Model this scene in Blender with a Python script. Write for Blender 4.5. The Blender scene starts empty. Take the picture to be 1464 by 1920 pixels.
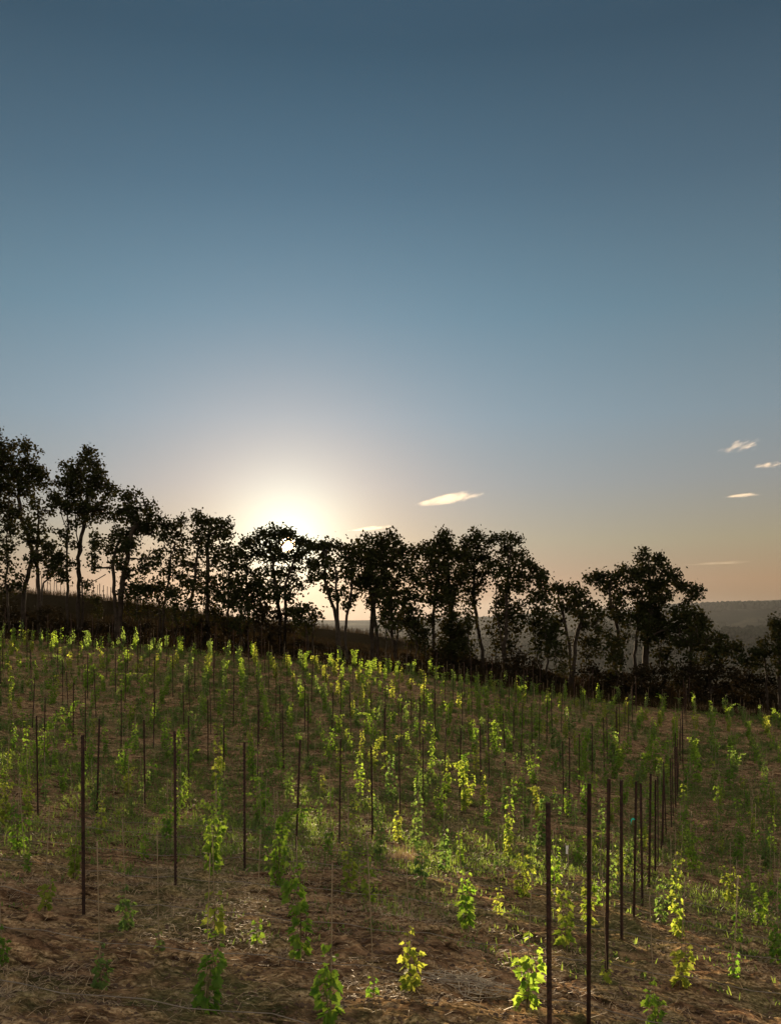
import bpy, math, random
import numpy as np
from mathutils import Vector, Matrix

# ------------------------------------------------------------------ camera
F = 1708.0 / 1464.0            # focal length in picture widths
HZ = 1150.0                    # row of the horizon in the photograph
EYE = 2.0
sc = bpy.context.scene
cam_d = bpy.data.cameras.new('camera')
cam = bpy.data.objects.new('camera', cam_d)
sc.collection.objects.link(cam)
cam.location = (0, 0, EYE)
cam.rotation_euler = (math.radians(90), 0, 0)
cam_d.sensor_fit = 'HORIZONTAL'
cam_d.sensor_width = 24.0
cam_d.lens = 24.0 * F
cam_d.shift_y = (HZ - 960.0) / 1464.0
cam_d.clip_start = 0.1
cam_d.clip_end = 30000
sc.camera = cam

# ------------------------------------------------------------------ world and sun
SUN_AZ = math.atan((540 - 732) / 1708.0)     # left of straight ahead
SUN_EL = math.atan((1150 - 1022) / math.hypot(1708.0, 192.0))
SD = Vector((math.sin(SUN_AZ) * math.cos(SUN_EL), math.cos(SUN_AZ) * math.cos(SUN_EL), math.sin(SUN_EL)))
world = bpy.data.worlds.new("World")
sc.world = world
world.use_nodes = True
nt = world.node_tree
nt.nodes.clear()
N, L = nt.nodes.new, nt.links.new
out = N('ShaderNodeOutputWorld')
bg1 = N('ShaderNodeBackground'); bg2 = N('ShaderNodeBackground'); addb = N('ShaderNodeAddShader')
sky = N('ShaderNodeTexSky'); sky.sky_type = 'NISHITA'; sky.sun_disc = False
sky.sun_elevation = SUN_EL; sky.sun_rotation = SUN_AZ
sky.air_density = 1.0; sky.dust_density = 1.0; sky.ozone_density = 2.0
L(sky.outputs[0], bg1.inputs[0]); bg1.inputs[1].default_value = 0.0034
tc = N('ShaderNodeTexCoord')
nrm = N('ShaderNodeVectorMath'); nrm.operation = 'NORMALIZE'; L(tc.outputs['Generated'], nrm.inputs[0])
sep = N('ShaderNodeSeparateXYZ'); L(nrm.outputs[0], sep.inputs[0])
def mathn(op, a, b=None, clamp=False):
    n = N('ShaderNodeMath'); n.operation = op; n.use_clamp = clamp
    for i, v in enumerate((a, b)):
        if v is None: continue
        if isinstance(v, (int, float)): n.inputs[i].default_value = v
        else: L(v, n.inputs[i])
    return n.outputs[0]
def srgb(r, g, b):
    return tuple(((c / 255 / 12.92) if c / 255 <= .04045 else ((c / 255 + .055) / 1.055) ** 2.4) for c in (r, g, b)) + (1,)
def ramp(val, stops):
    r = N('ShaderNodeValToRGB'); cr = r.color_ramp; cr.interpolation = 'EASE' if False else 'LINEAR'
    while len(cr.elements) < len(stops): cr.elements.new(0.5)
    for e, (p, c) in zip(cr.elements, stops): e.position = p; e.color = c
    L(val, r.inputs[0]); return r.outputs[0]
el = mathn('MULTIPLY', mathn('ARCSINE', sep.outputs[2]), 180 / math.pi / 40.0, True)   # 0..1 = 0..40 degrees up
SKY_STOPS = [(0.0, (0.19, 0.11, 0.05, 1)), (0.05, (0.3312, 0.1930, 0.1000, 1)), (0.1125, (0.3200, 0.2540, 0.1500, 1)), (0.2, (0.2626, 0.2531, 0.2359, 1)),
             (0.3, (0.2030, 0.2490, 0.2780, 1)), (0.45, (0.124, 0.1930, 0.2370, 1)), (0.625, (0.070, 0.1160, 0.1560, 1)), (0.8, (0.037, 0.0690, 0.1000, 1)), (1.0, (0.038, 0.070, 0.110, 1))]
base = ramp(el, SKY_STOPS)
dt = N('ShaderNodeVectorMath'); dt.operation = 'DOT_PRODUCT'; L(nrm.outputs[0], dt.inputs[0]); dt.inputs[1].default_value = SD
ang = mathn('MULTIPLY', mathn('ARCCOSINE', mathn('MINIMUM', dt.outputs['Value'], 0.9999999)), 180 / math.pi)   # degrees from the sun
def glow(col, k, sig, p=1.0):
    e = mathn('EXPONENT', mathn('MULTIPLY', mathn('POWER', mathn('DIVIDE', ang, sig), p), -1.0))
    m = N('ShaderNodeVectorMath'); m.operation = 'SCALE'; m.inputs[0].default_value = col[:3]
    L(mathn('MULTIPLY', e, k), m.inputs['Scale']); return m.outputs[0]
def vadd(a, b):
    m = N('ShaderNodeVectorMath'); m.operation = 'ADD'; L(a, m.inputs[0]); L(b, m.inputs[1]); return m.outputs[0]
tot = vadd(base, glow((0.34, 0.126, 0.03), 1.0, 8.0, 1.6))
tot = vadd(tot, glow((0.80, 1.10, 0.94), 1.0, 2.9, 1.2))
tot = vadd(tot, glow((0.0, 0.087, 0.166), 1.0, 22.0, 2.0))
tot = vadd(tot, glow((1.0, 0.62, 0.30), 60.0, 0.42, 8.0))    # the disc itself
# warm glow added to the sky behind the camera to brighten the field
back = mathn('MULTIPLY', mathn('SUBTRACT', -0.05, sep.outputs[1]), 1.6, True)
bm = N('ShaderNodeVectorMath'); bm.operation = 'SCALE'; bm.inputs[0].default_value = (1.42, 1.18, 0.90); L(back, bm.inputs['Scale'])
tot = vadd(tot, bm.outputs[0])
L(tot, bg2.inputs[0]); bg2.inputs[1].default_value = 0.341
L(bg1.outputs[0], addb.inputs[0]); L(bg2.outputs[0], addb.inputs[1]); L(addb.outputs[0], out.inputs[0])

sun_d = bpy.data.lights.new('sun', 'SUN')
sun_d.energy = 5.0; sun_d.angle = math.radians(0.6); sun_d.color = (1.0, 0.74, 0.45)
sun = bpy.data.objects.new('sun', sun_d); sc.collection.objects.link(sun)
sun.rotation_euler = SD.to_track_quat('Z', 'Y').to_euler()

sc.view_settings.view_transform = 'Standard'; sc.view_settings.look = 'None'
sc.view_settings.exposure = 1.55; sc.view_settings.gamma = 1.0
sc.render.engine = 'CYCLES'
cy = sc.cycles
cy.max_bounces = 6; cy.diffuse_bounces = 2; cy.glossy_bounces = 1; cy.transmission_bounces = 3
cy.transparent_max_bounces = 8; cy.volume_bounces = 0
cy.use_denoising = True
cy.sample_clamp_indirect = 4.0
cy.volume_step_rate = 1.0

# ------------------------------------------------------------------ helpers
C = sc.collection
rng = np.random.default_rng(7)
random.seed(7)

def hash2(ix, iy, seed):
    h = (ix.astype(np.int64) * 374761393 + iy.astype(np.int64) * 668265263 + seed * 1442695041) & 0xFFFFFFFF
    h = ((h ^ (h >> 13)) * 1274126177) & 0xFFFFFFFF
    h = (h ^ (h >> 16)) & 0xFFFFFFFF
    return h.astype(np.float64) / 4294967295.0
def vnoise(x, y, seed=0):
    x0 = np.floor(x); y0 = np.floor(y); fx = x - x0; fy = y - y0
    fx = fx * fx * (3 - 2 * fx); fy = fy * fy * (3 - 2 * fy)
    a = hash2(x0, y0, seed); b = hash2(x0 + 1, y0, seed); c = hash2(x0, y0 + 1, seed); d = hash2(x0 + 1, y0 + 1, seed)
    return (a + (b - a) * fx) * (1 - fy) + (c + (d - c) * fx) * fy - 0.5
def fbm(x, y, w, octv, seed=0):
    s = 0; a = 1.0
    for o in range(octv):
        s = s + a * vnoise(x / w + 31.7 * o, y / w - 17.3 * o, seed + o); w *= 0.5; a *= 0.5
    return s

def make_mesh(name, V, faces, mats, smooth=False):
    """faces: list of int arrays (n,k); V (n,3)"""
    me = bpy.data.meshes.new(name)
    V = np.asarray(V, dtype=np.float32)
    me.vertices.add(len(V)); me.vertices.foreach_set('co', V.ravel())
    loops = np.concatenate([f.ravel() for f, m in faces]).astype(np.int32)
    counts = np.concatenate([np.full(len(f), f.shape[1]) for f, m in faces]).astype(np.int32)
    midx = np.concatenate([np.full(len(f), m) for f, m in faces]).astype(np.int32)
    starts = np.concatenate([[0], np.cumsum(counts)[:-1]]).astype(np.int32)
    me.loops.add(len(loops)); me.loops.foreach_set('vertex_index', loops)
    me.polygons.add(len(counts)); me.polygons.foreach_set('loop_start', starts)
    me.polygons.foreach_set('loop_total', counts)
    me.polygons.foreach_set('material_index', midx)
    me.polygons.foreach_set('use_smooth', np.full(len(counts), smooth))
    for m in mats: me.materials.append(m)
    me.update(calc_edges=True)
    return me

class MB:
    def __init__(s): s.v = []; s.f = []; s.n = 0
    def add(s, V, Fc, m=0):
        V = np.asarray(V, float).reshape(-1, 3); Fc = np.asarray(Fc, int)
        s.v.append(V); s.f.append((Fc + s.n, m)); s.n += len(V)
    def tube(s, pts, rad, k=6, cap=True, m=0):
        pts = np.asarray(pts, float); n = len(pts)
        rad = np.broadcast_to(np.asarray(rad, float), (n,))
        t = np.gradient(pts, axis=0); t /= np.linalg.norm(t, axis=1)[:, None] + 1e-9
        ref = np.array([1.0, 0.13, 0.0]) if abs(t[0][0]) < .9 else np.array([0., 1., 0.])
        a = np.cross(t, ref); a /= np.linalg.norm(a, axis=1)[:, None] + 1e-9
        b = np.cross(t, a)
        th = np.linspace(0, 2 * math.pi, k, endpoint=False)
        V = pts[:, None, :] + rad[:, None, None] * (np.cos(th)[None, :, None] * a[:, None, :] + np.sin(th)[None, :, None] * b[:, None, :])
        i = np.arange(n - 1)[:, None] * k; j = np.arange(k)[None, :]; j2 = (j + 1) % k
        Fq = np.stack([i + j, i + j2, i + k + j2, i + k + j], -1).reshape(-1, 4)
        s.add(V.reshape(-1, 3), Fq, m)
        if cap:
            base = s.n - n * k
            s.f.append((np.array([[base + q for q in range(k)][::-1]]), m))
            s.f.append((np.array([[base + (n - 1) * k + q for q in range(k)]]), m))
    def box(s, c, h, m=0):
        c = np.array(c, float); h = np.array(h, float)
        V = np.array([[x, y, z] for x in (-1, 1) for y in (-1, 1) for z in (-1, 1)]) * h + c
        s.add(V, [[0, 1, 3, 2], [4, 6, 7, 5], [0, 4, 5, 1], [2, 3, 7, 6], [0, 2, 6, 4], [1, 5, 7, 3]], m)
    def mesh(s, name, mats, smooth=False):
        if not isinstance(mats, (list, tuple)): mats = [mats]
        return make_mesh(name, np.concatenate(s.v), s.f, mats, smooth)

def obj(name, me, parent=None, loc=None):
    o = bpy.data.objects.new(name, me); C.objects.link(o)
    if parent is not None: o.parent = parent
    if loc is not None: o.location = loc
    return o
def empty(name, loc, rz=0, sc_=1.0):
    o = bpy.data.objects.new(name, None); C.objects.link(o)
    o.location = loc; o.rotation_euler = (0, 0, rz); o.scale = (sc_,) * 3
    o.empty_display_size = 0.2
    return o
def tag(o, label=None, cat=None, group=None, kind=None):
    if label: o['label'] = label
    if cat: o['category'] = cat
    if group: o['group'] = group
    if kind: o['kind'] = kind
    return o

# ------------------------------------------------------------------ terrain
def P(xi, yi, D): return ((xi - 732) / 1708 * D, D, -(yi - HZ) / 1708 * D)
ctrl = []
for gx in (-14, -7, 0, 7, 14):
    for gy in (-12, -5, 0, 5):
        ctrl.append((gx, gy, -2 - .157 * gx - .16 * gy))
ctrl += [(0, 7.5, -3.2), (-1.5, 6.3, -2.8), (-8, 10, -2.5), (9, 10, -4.9), (9, 16, -5.7), (12, 20, -6.4)]
ctrl += [P(*p) for p in [
    (1138, 1823, 9.3), (1190, 1727, 12.8), (1221, 1670, 16.3), (1248, 1606, 21.6), (1262, 1545, 28), (1275, 1468, 37), (1282, 1392, 47), (1320, 1332, 57),
    (156, 1720, 10), (332, 1668, 11.75), (465, 1622, 13.5), (636, 1580, 17), (758, 1560, 20.5), (840, 1515, 24),
    (67, 1537, 17.7), (280, 1510, 21.2), (431, 1482, 24.7), (0, 1440, 24),
    (33, 1362, 34), (33, 1268, 46), (250, 1400, 31), (250, 1275, 46), (560, 1405, 32), (560, 1298, 46), (760, 1405, 32), (760, 1318, 46), (1000, 1440, 32), (1000, 1345, 46),
    (40, 1190, 59), (100, 1193, 59), (350, 1212, 59), (560, 1232, 59), (760, 1252, 59), (1000, 1292, 59), (1180, 1312, 59),
    (1464, 1540, 29), (1464, 1410, 43), (1464, 1345, 57),
    (0, 1150, 80), (150, 1158, 80), (450, 1190, 80), (750, 1228, 80), (1000, 1266, 80), (1200, 1290, 80), (1464, 1312, 80),
    (-150, 1102, 112), (0, 1110, 112), (150, 1119, 112), (300, 1139, 112), (450, 1166, 112), (600, 1182, 112), (750, 1200, 112), (900, 1262, 112), (1200, 1350, 112), (1464, 1380, 112),
]]
for u, zz in ((-.5, (-2, -22, -55)), (-.2, (-8, -30, -58)), (.1, (-17, -38, -60)), (.35, (-27, -46, -60)), (.6, (-32, -50, -60))):
    for D, z in zip((165, 330, 800), zz): ctrl.append((u * D, D, z))
for a in range(60, 330, 30):       # behind and beside the camera
    for r, z in ((40, None), (150, None), (700, None)):
        x = r * math.sin(math.radians(a)); y = r * math.cos(math.radians(a))
        z = -2 - .1 * x * (1 if r < 60 else .25 if r < 200 else .05) - .08 * y * (1 if r < 60 else .25 if r < 200 else .05)
        ctrl.append((x, y, z))
ctrl = np.array(ctrl)
def warp(x, y):
    r = np.sqrt(x * x + y * y) + 1e-6
    k = np.log1p(r / 14.0) / r
    return x * k, y * k
cx, cy_ = warp(ctrl[:, 0], ctrl[:, 1])
def kern(d2): return np.sqrt(d2 + 0.004)
nC = len(ctrl)
A = kern((cx[:, None] - cx[None]) ** 2 + (cy_[:, None] - cy_[None]) ** 2) - np.eye(nC) * 0.03
Pm = np.stack([np.ones(nC), cx, cy_], 1)
M = np.block([[A, Pm], [Pm.T, np.zeros((3, 3))]])
Wt = np.linalg.solve(M, np.concatenate([ctrl[:, 2], np.zeros(3)]))
def sstep(a, b, x):
    t = np.clip((x - a) / (b - a), 0, 1); return t * t * (3 - 2 * t)
def height(x, y):
    x = np.atleast_1d(np.asarray(x, float)); y = np.atleast_1d(np.asarray(y, float))
    o = np.empty(len(x))
    for i in range(0, len(x), 60000):
        X = x[i:i + 60000]; Y = y[i:i + 60000]
        wx, wy = warp(X, Y)
        K = kern((wx[:, None] - cx[None]) ** 2 + (wy[:, None] - cy_[None]) ** 2)
        z = K @ Wt[:nC] + Wt[nC] + Wt[nC + 1] * wx + Wt[nC + 2] * wy
        r = np.sqrt(X * X + Y * Y)
        t = sstep(500, 1000, r)
        far = -60 + 8 * fbm(X, Y, 600, 3, 5)
        # ridges far off
        rid = np.exp(-((r - 3100 - 200 * vnoise(X / 900, Y / 900, 11)) / 420) ** 2) * (20 + (56 + 22 * vnoise(X / 420 + 3, Y / 900, 12) + 7 * vnoise(X / 70, Y / 900, 18)) * sstep(200, 1050, X))
        rid2 = np.exp(-((r - 4300) / 450) ** 2) * (30 + (92 + 26 * vnoise(X / 900, Y / 3000, 14)) * sstep(300, 1900, X))
        rid3 = np.exp(-((r - 1650 - 150 * vnoise(X / 400, Y / 400, 15)) / 260) ** 2) * (24 + 34 * vnoise(X / 260, Y / 900, 16)) * sstep(100, 450, X)
        far = far + rid + rid2 + rid3
        o[i:i + 60000] = z * (1 - t) + far * t
    return o + EYE + 0.10 * fbm(x, y, 2.6, 2, 21) * np.clip(np.sqrt(x * x + y * y) / 6, 0, 1)
def hz(x, y): return float(height(x, y)[0])
def unproject(xi, yi):
    """the ground point seen at a pixel of the photograph"""
    u = (xi - 732) / 1708; w = -(yi - HZ) / 1708
    D = np.geomspace(4.5, 120, 900)
    g = height(u * D, D) - (EYE + w * D)
    k = np.where(g > 0)[0]
    k = k[0] if len(k) else len(D) - 1
    return u * D[k], D[k]

def tillage(x, y):
    # rough disked soil: low ridges along the rows and lumps
    a = x * .992 - y * .124; b = x * .124 + y * .992
    b = b + .35 * vnoise(x / 2.1, y / 2.1, 43)
    return 0.055 * fbm(x, y, 0.42, 3, 41) + 0.115 * fbm(a / 2.6, b, 0.55, 3, 42)
# polar sheet, fine in front of the camera, out to the horizon
th = np.concatenate([np.linspace(-180, -34, 60)[:-1], np.linspace(-34, 34, 760), np.linspace(34, 180, 60)[1:-1]])
th = np.radians(th)
rr = np.concatenate([[0.6], np.geomspace(1.0, 4.5, 18)[:-1], np.geomspace(4.5, 70, 640)[:-1], np.geomspace(70, 7000, 230)])
T, R = np.meshgrid(th, rr)
X = (R * np.sin(T)).ravel(); Y = (R * np.cos(T)).ravel()
Z = height(X, Y)
Rr = R.ravel()
fine = (1 - sstep(45, 75, Rr))
clod = tillage(X, Y) + 0.035 * np.abs(fbm(X, Y, 0.20, 3, 47)) + 0.13 * np.maximum(0, fbm(X, Y, 0.16, 2, 51) - 0.08) * (0.6 + vnoise(X / 1.3, Y / 1.3, 60))
Z = Z + fine * clod
na = len(th)
i = np.arange(len(rr) - 1)[:, None] * na; j = np.arange(na)[None]; j2 = (j + 1) % na
quads = np.stack([i + j, i + j2, i + na + j2, i + na + j], -1).reshape(-1, 4)[:, ::-1]

# ------------------------------------------------------------------ materials
def mat(name):
    m = bpy.data.materials.new(name); m.use_nodes = True
    t = m.node_tree; t.nodes.clear(); return m, t
class NB:
    def __init__(s, name):
        s.m, s.t = mat(name)
        s.out = s.n('ShaderNodeOutputMaterial')
    def n(s, k, **kw):
        x = s.t.nodes.new(k)
        for a, b in kw.items(): setattr(x, a, b)
        return x
    def l(s, a, b): s.t.links.new(a, b)
    def noise(s, vec, scale, detail=4, rough=.6):
        x = s.n('ShaderNodeTexNoise'); x.inputs['Scale'].default_value = scale
        x.inputs['Detail'].default_value = detail; x.inputs['Roughness'].default_value = rough
        if vec is not None: s.l(vec, x.inputs['Vector'])
        return x.outputs['Fac']
    def ramp(s, v, stops):
        r = s.n('ShaderNodeValToRGB'); cr = r.color_ramp
        while len(cr.elements) < len(stops): cr.elements.new(.5)
        for e, (p, c) in zip(cr.elements, stops):
            e.position = p; e.color = c if len(c) == 4 else tuple(c) + (1,)
        s.l(v, r.inputs[0]); return r.outputs[0]
    def mix(s, f, a, b):
        x = s.n('ShaderNodeMix', data_type='RGBA')
        for i, v in ((0, f), (6, a), (7, b)):
            if isinstance(v, (int, float)): x.inputs[i].default_value = v
            elif isinstance(v, tuple): x.inputs[i].default_value = v if len(v) == 4 else v + (1,)
            else: s.l(v, x.inputs[i])
        return x.outputs[2]
    def math(s, op, a, b=None, clamp=False):
        x = s.n('ShaderNodeMath', operation=op, use_clamp=clamp)
        for i, v in enumerate((a, b)):
            if v is None: continue
            if isinstance(v, (int, float)): x.inputs[i].default_value = v
            else: s.l(v, x.inputs[i])
        return x.outputs[0]
    def bsdf(s, col, rough=.9, spec=.2, bump=None, bstr=.5, bdist=.02, metal=0):
        b = s.n('ShaderNodeBsdfPrincipled')
        if isinstance(col, tuple): b.inputs['Base Color'].default_value = col if len(col) == 4 else col + (1,)
        else: s.l(col, b.inputs['Base Color'])
        b.inputs['Roughness'].default_value = rough; b.inputs['Specular IOR Level'].default_value = spec
        b.inputs['Metallic'].default_value = metal
        if bump is not None:
            q = s.n('ShaderNodeBump'); q.inputs['Strength'].default_value = bstr; q.inputs['Distance'].default_value = bdist
            s.l(bump, q.inputs['Height']); s.l(q.outputs[0], b.inputs['Normal'])
        return b

def ground_material():
    b = NB('soil and dry grass')
    g = b.n('ShaderNodeNewGeometry'); pos = g.outputs['Position']
    n1 = b.noise(pos, 0.55, 5, .65); n2 = b.noise(pos, 4.2, 6, .7); n3 = b.noise(pos, 22, 4, .7); n4 = b.noise(pos, 0.16, 3, .5)
    soil = b.ramp(n2, [(.38, (.028, .016, .009)), (.50, (.125, .072, .040)), (.62, (.33, .20, .11))])
    straw = b.ramp(n3, [(.38, (.09, .058, .026)), (.50, (.38, .25, .125)), (.62, (.70, .50, .28))])
    wv = b.n('ShaderNodeTexNoise'); wv.inputs['Scale'].default_value = 3.0; wv.inputs['Detail'].default_value = 8; wv.inputs['Roughness'].default_value = .75
    mp = b.n('ShaderNodeMapping'); mp.inputs['Rotation'].default_value = (0, 0, .13); mp.inputs['Scale'].default_value = (.5, 2.2, 1)
    b.l(pos, mp.inputs[0]); b.l(mp.outputs[0], wv.inputs['Vector'])
    sf = b.math('MULTIPLY', b.ramp(wv.outputs['Fac'], [(.46, (0, 0, 0)), (.56, (1, 1, 1))]), b.ramp(n1, [(.3, (.5,) * 3), (.62, (1,) * 3)]))
    c = b.mix(sf, soil, straw)
    green = b.ramp(n3, [(.32, (.030, .036, .014)), (.5, (.085, .095, .036)), (.68, (.19, .19, .085))])
    gf = b.ramp(n1, [(.46, (0, 0, 0)), (.62, (.7,) * 3)])
    c = b.mix(gf, c, green)
    # beyond the field: rough dry hillside, then woods and pasture in the valley
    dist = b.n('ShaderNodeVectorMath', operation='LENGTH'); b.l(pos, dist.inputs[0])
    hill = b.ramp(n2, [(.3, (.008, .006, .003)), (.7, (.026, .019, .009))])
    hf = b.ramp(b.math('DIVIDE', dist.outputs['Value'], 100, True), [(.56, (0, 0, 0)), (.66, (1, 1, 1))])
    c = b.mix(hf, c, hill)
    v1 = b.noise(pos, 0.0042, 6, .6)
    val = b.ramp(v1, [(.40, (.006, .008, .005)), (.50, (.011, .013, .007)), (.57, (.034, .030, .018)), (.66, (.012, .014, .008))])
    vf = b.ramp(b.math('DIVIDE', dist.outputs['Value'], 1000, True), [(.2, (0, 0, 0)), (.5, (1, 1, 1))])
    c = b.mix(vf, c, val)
    h = b.math('ADD', b.math('MULTIPLY', n3, .5), n2)
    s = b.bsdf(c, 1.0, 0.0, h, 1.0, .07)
    b.l(s.outputs[0], b.out.inputs[0]); return b.m

def leaf_material(name, c1, c2, t1, t2, trans=.5, rough=.55, spec=.25):
    b = NB(name)
    oi = b.n('ShaderNodeObjectInfo'); tcn = b.n('ShaderNodeNewGeometry')
    n = b.noise(tcn.outputs['Position'], 11.0, 2)
    f = b.math('ADD', b.math('MULTIPLY', b.math('SUBTRACT', n, .28), 2.2), b.math('MULTIPLY', b.math('SUBTRACT', oi.outputs['Random'], .5), .55), True)
    col = b.mix(f, c1, c2); tcol = b.mix(f, t1, t2)
    p = b.bsdf(col, rough, spec)
    tr = b.n('ShaderNodeBsdfTranslucent'); b.l(tcol, tr.inputs[0])
    mx = b.n('ShaderNodeMixShader'); mx.inputs[0].default_value = trans
    b.l(p.outputs[0], mx.inputs[1]); b.l(tr.outputs[0], mx.inputs[2]); b.l(mx.outputs[0], b.out.inputs[0])
    return b.m
def simple(name, c1, c2, scale=8, rough=.9, metal=0, spec=.2, bstr=.4):
    b = NB(name)
    tcn = b.n('ShaderNodeTexCoord'); n = b.noise(tcn.outputs['Object'], scale, 5, .65)
    if 'bark' in name: spec = .03
    s = b.bsdf(b.ramp(n, [(.35, c1), (.65, c2)]), rough, spec, n, bstr, .01, metal)
    b.l(s.outputs[0], b.out.inputs[0]); return b.m

M_ground = ground_material()
M_leaf = {
    'green': leaf_material('green vine leaf', (.040, .085, .016), (.100, .150, .028), (.20, .44, .035), (.46, .62, .07), .58, .6, .15),
    'yellow': leaf_material('yellow green vine leaf', (.07, .115, .018), (.15, .180, .034), (.32, .50, .045), (.58, .60, .09), .6, .6, .15),
    'dull': leaf_material('dull green vine leaf', (.045, .080, .028), (.095, .125, .044), (.16, .32, .055), (.34, .48, .09), .55, .6, .15),
}
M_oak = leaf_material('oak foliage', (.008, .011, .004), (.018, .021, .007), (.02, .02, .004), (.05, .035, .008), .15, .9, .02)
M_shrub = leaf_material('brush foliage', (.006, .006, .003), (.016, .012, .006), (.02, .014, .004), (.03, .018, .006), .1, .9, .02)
M_bark = simple('oak bark', (.012, .009, .007), (.034, .027, .021), 3)
M_rust = simple('rusty steel', (.010, .006, .005), (.055, .024, .014), 9, .75, .35, .4)
M_cane = simple('bamboo cane', (.14, .105, .06), (.26, .20, .125), 12, .7)
M_stem = simple('vine stem', (.06, .055, .025), (.13, .11, .05), 20)
M_straw = leaf_material('dry straw', (.26, .18, .10), (.48, .36, .22), (.30, .20, .10), (.50, .36, .18), .3)
M_weed = leaf_material('green weeds', (.04, .065, .018), (.10, .13, .035), (.18, .30, .04), (.36, .46, .08), .55)
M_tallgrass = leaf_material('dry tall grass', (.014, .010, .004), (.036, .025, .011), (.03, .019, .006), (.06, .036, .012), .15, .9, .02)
M_line = simple('drip hose', (.10, .085, .07), (.20, .17, .14), 5, .5)
M_teal = simple('teal ribbon', (.01, .28, .22), (.02, .40, .32), 4, .5)
M_white = simple('white plastic', (.60, .58, .54), (.75, .73, .70), 6, .5)
M_twig = simple('grey dead twigs', (.24, .20, .15), (.46, .40, .31), 10)
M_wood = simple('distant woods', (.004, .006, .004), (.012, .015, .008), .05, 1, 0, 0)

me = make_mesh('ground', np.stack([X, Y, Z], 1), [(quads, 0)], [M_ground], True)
tag(obj('ground', me), kind='structure')

# ------------------------------------------------------------------ trees
def leaf_cards(cen, nrm_sz, rs):
    """many small six-sided leaves: cen (n,3), size (n,)"""
    n = len(cen)
    d = rs.normal(size=(n, 3)); d /= np.linalg.norm(d, axis=1)[:, None]
    e = rs.normal(size=(n, 3)); e -= (e * d).sum(1)[:, None] * d; e /= np.linalg.norm(e, axis=1)[:, None]
    f = np.cross(d, e)
    s = nrm_sz[:, None]
    asp = (.55 + .25 * rs.random(n))[:, None]
    p = [cen - d * s, cen - d * s * .25 + e * s * asp, cen + d * s * .55 + e * s * asp * .75, cen + d * s + f * s * .25,
         cen + d * s * .45 - e * s * asp * .8, cen - d * s * .3 - e * s * asp]
    V = np.stack(p, 1).reshape(-1, 3)
    Fc = np.arange(n * 6).reshape(-1, 6)
    return V, Fc

def blob_points(b, D, dz, dens, rs, leaf, gap=None):
    """clumps of leaves filling one lobe of a crown, in metres"""
    cs = []
    for (xi, yi, r) in b:
        R_ = r * D / 1708 * 1.08
        c0 = np.array([(xi - 732) / 1708 * D, D + dz * (rs.random() - .5) * 2, EYE - (yi - HZ) / 1708 * D])
        R_ *= rs.uniform(.85, 1.15); nc = max(4, int(dens * 8.0 * (R_ / .6) ** 2 + .5))
        q = rs.normal(size=(nc, 3)); q /= np.linalg.norm(q, axis=1)[:, None]
        q *= (rs.random(nc) ** .42 * np.where(rs.random(nc) < .16, 1.38, 1.0))[:, None] * R_
        q[:, 1] *= 1.25
        cs.append(c0 + q)
    cl = np.concatenate(cs)
    if gap is not None:
        for gx, gy, gr in gap:
            px = cl[:, 0] / cl[:, 1] * 1708 + 732; py = HZ - (cl[:, 2] - EYE) / cl[:, 1] * 1708
            cl = cl[(px - gx) ** 2 + (py - gy) ** 2 > gr * gr]
    return cl

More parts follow.
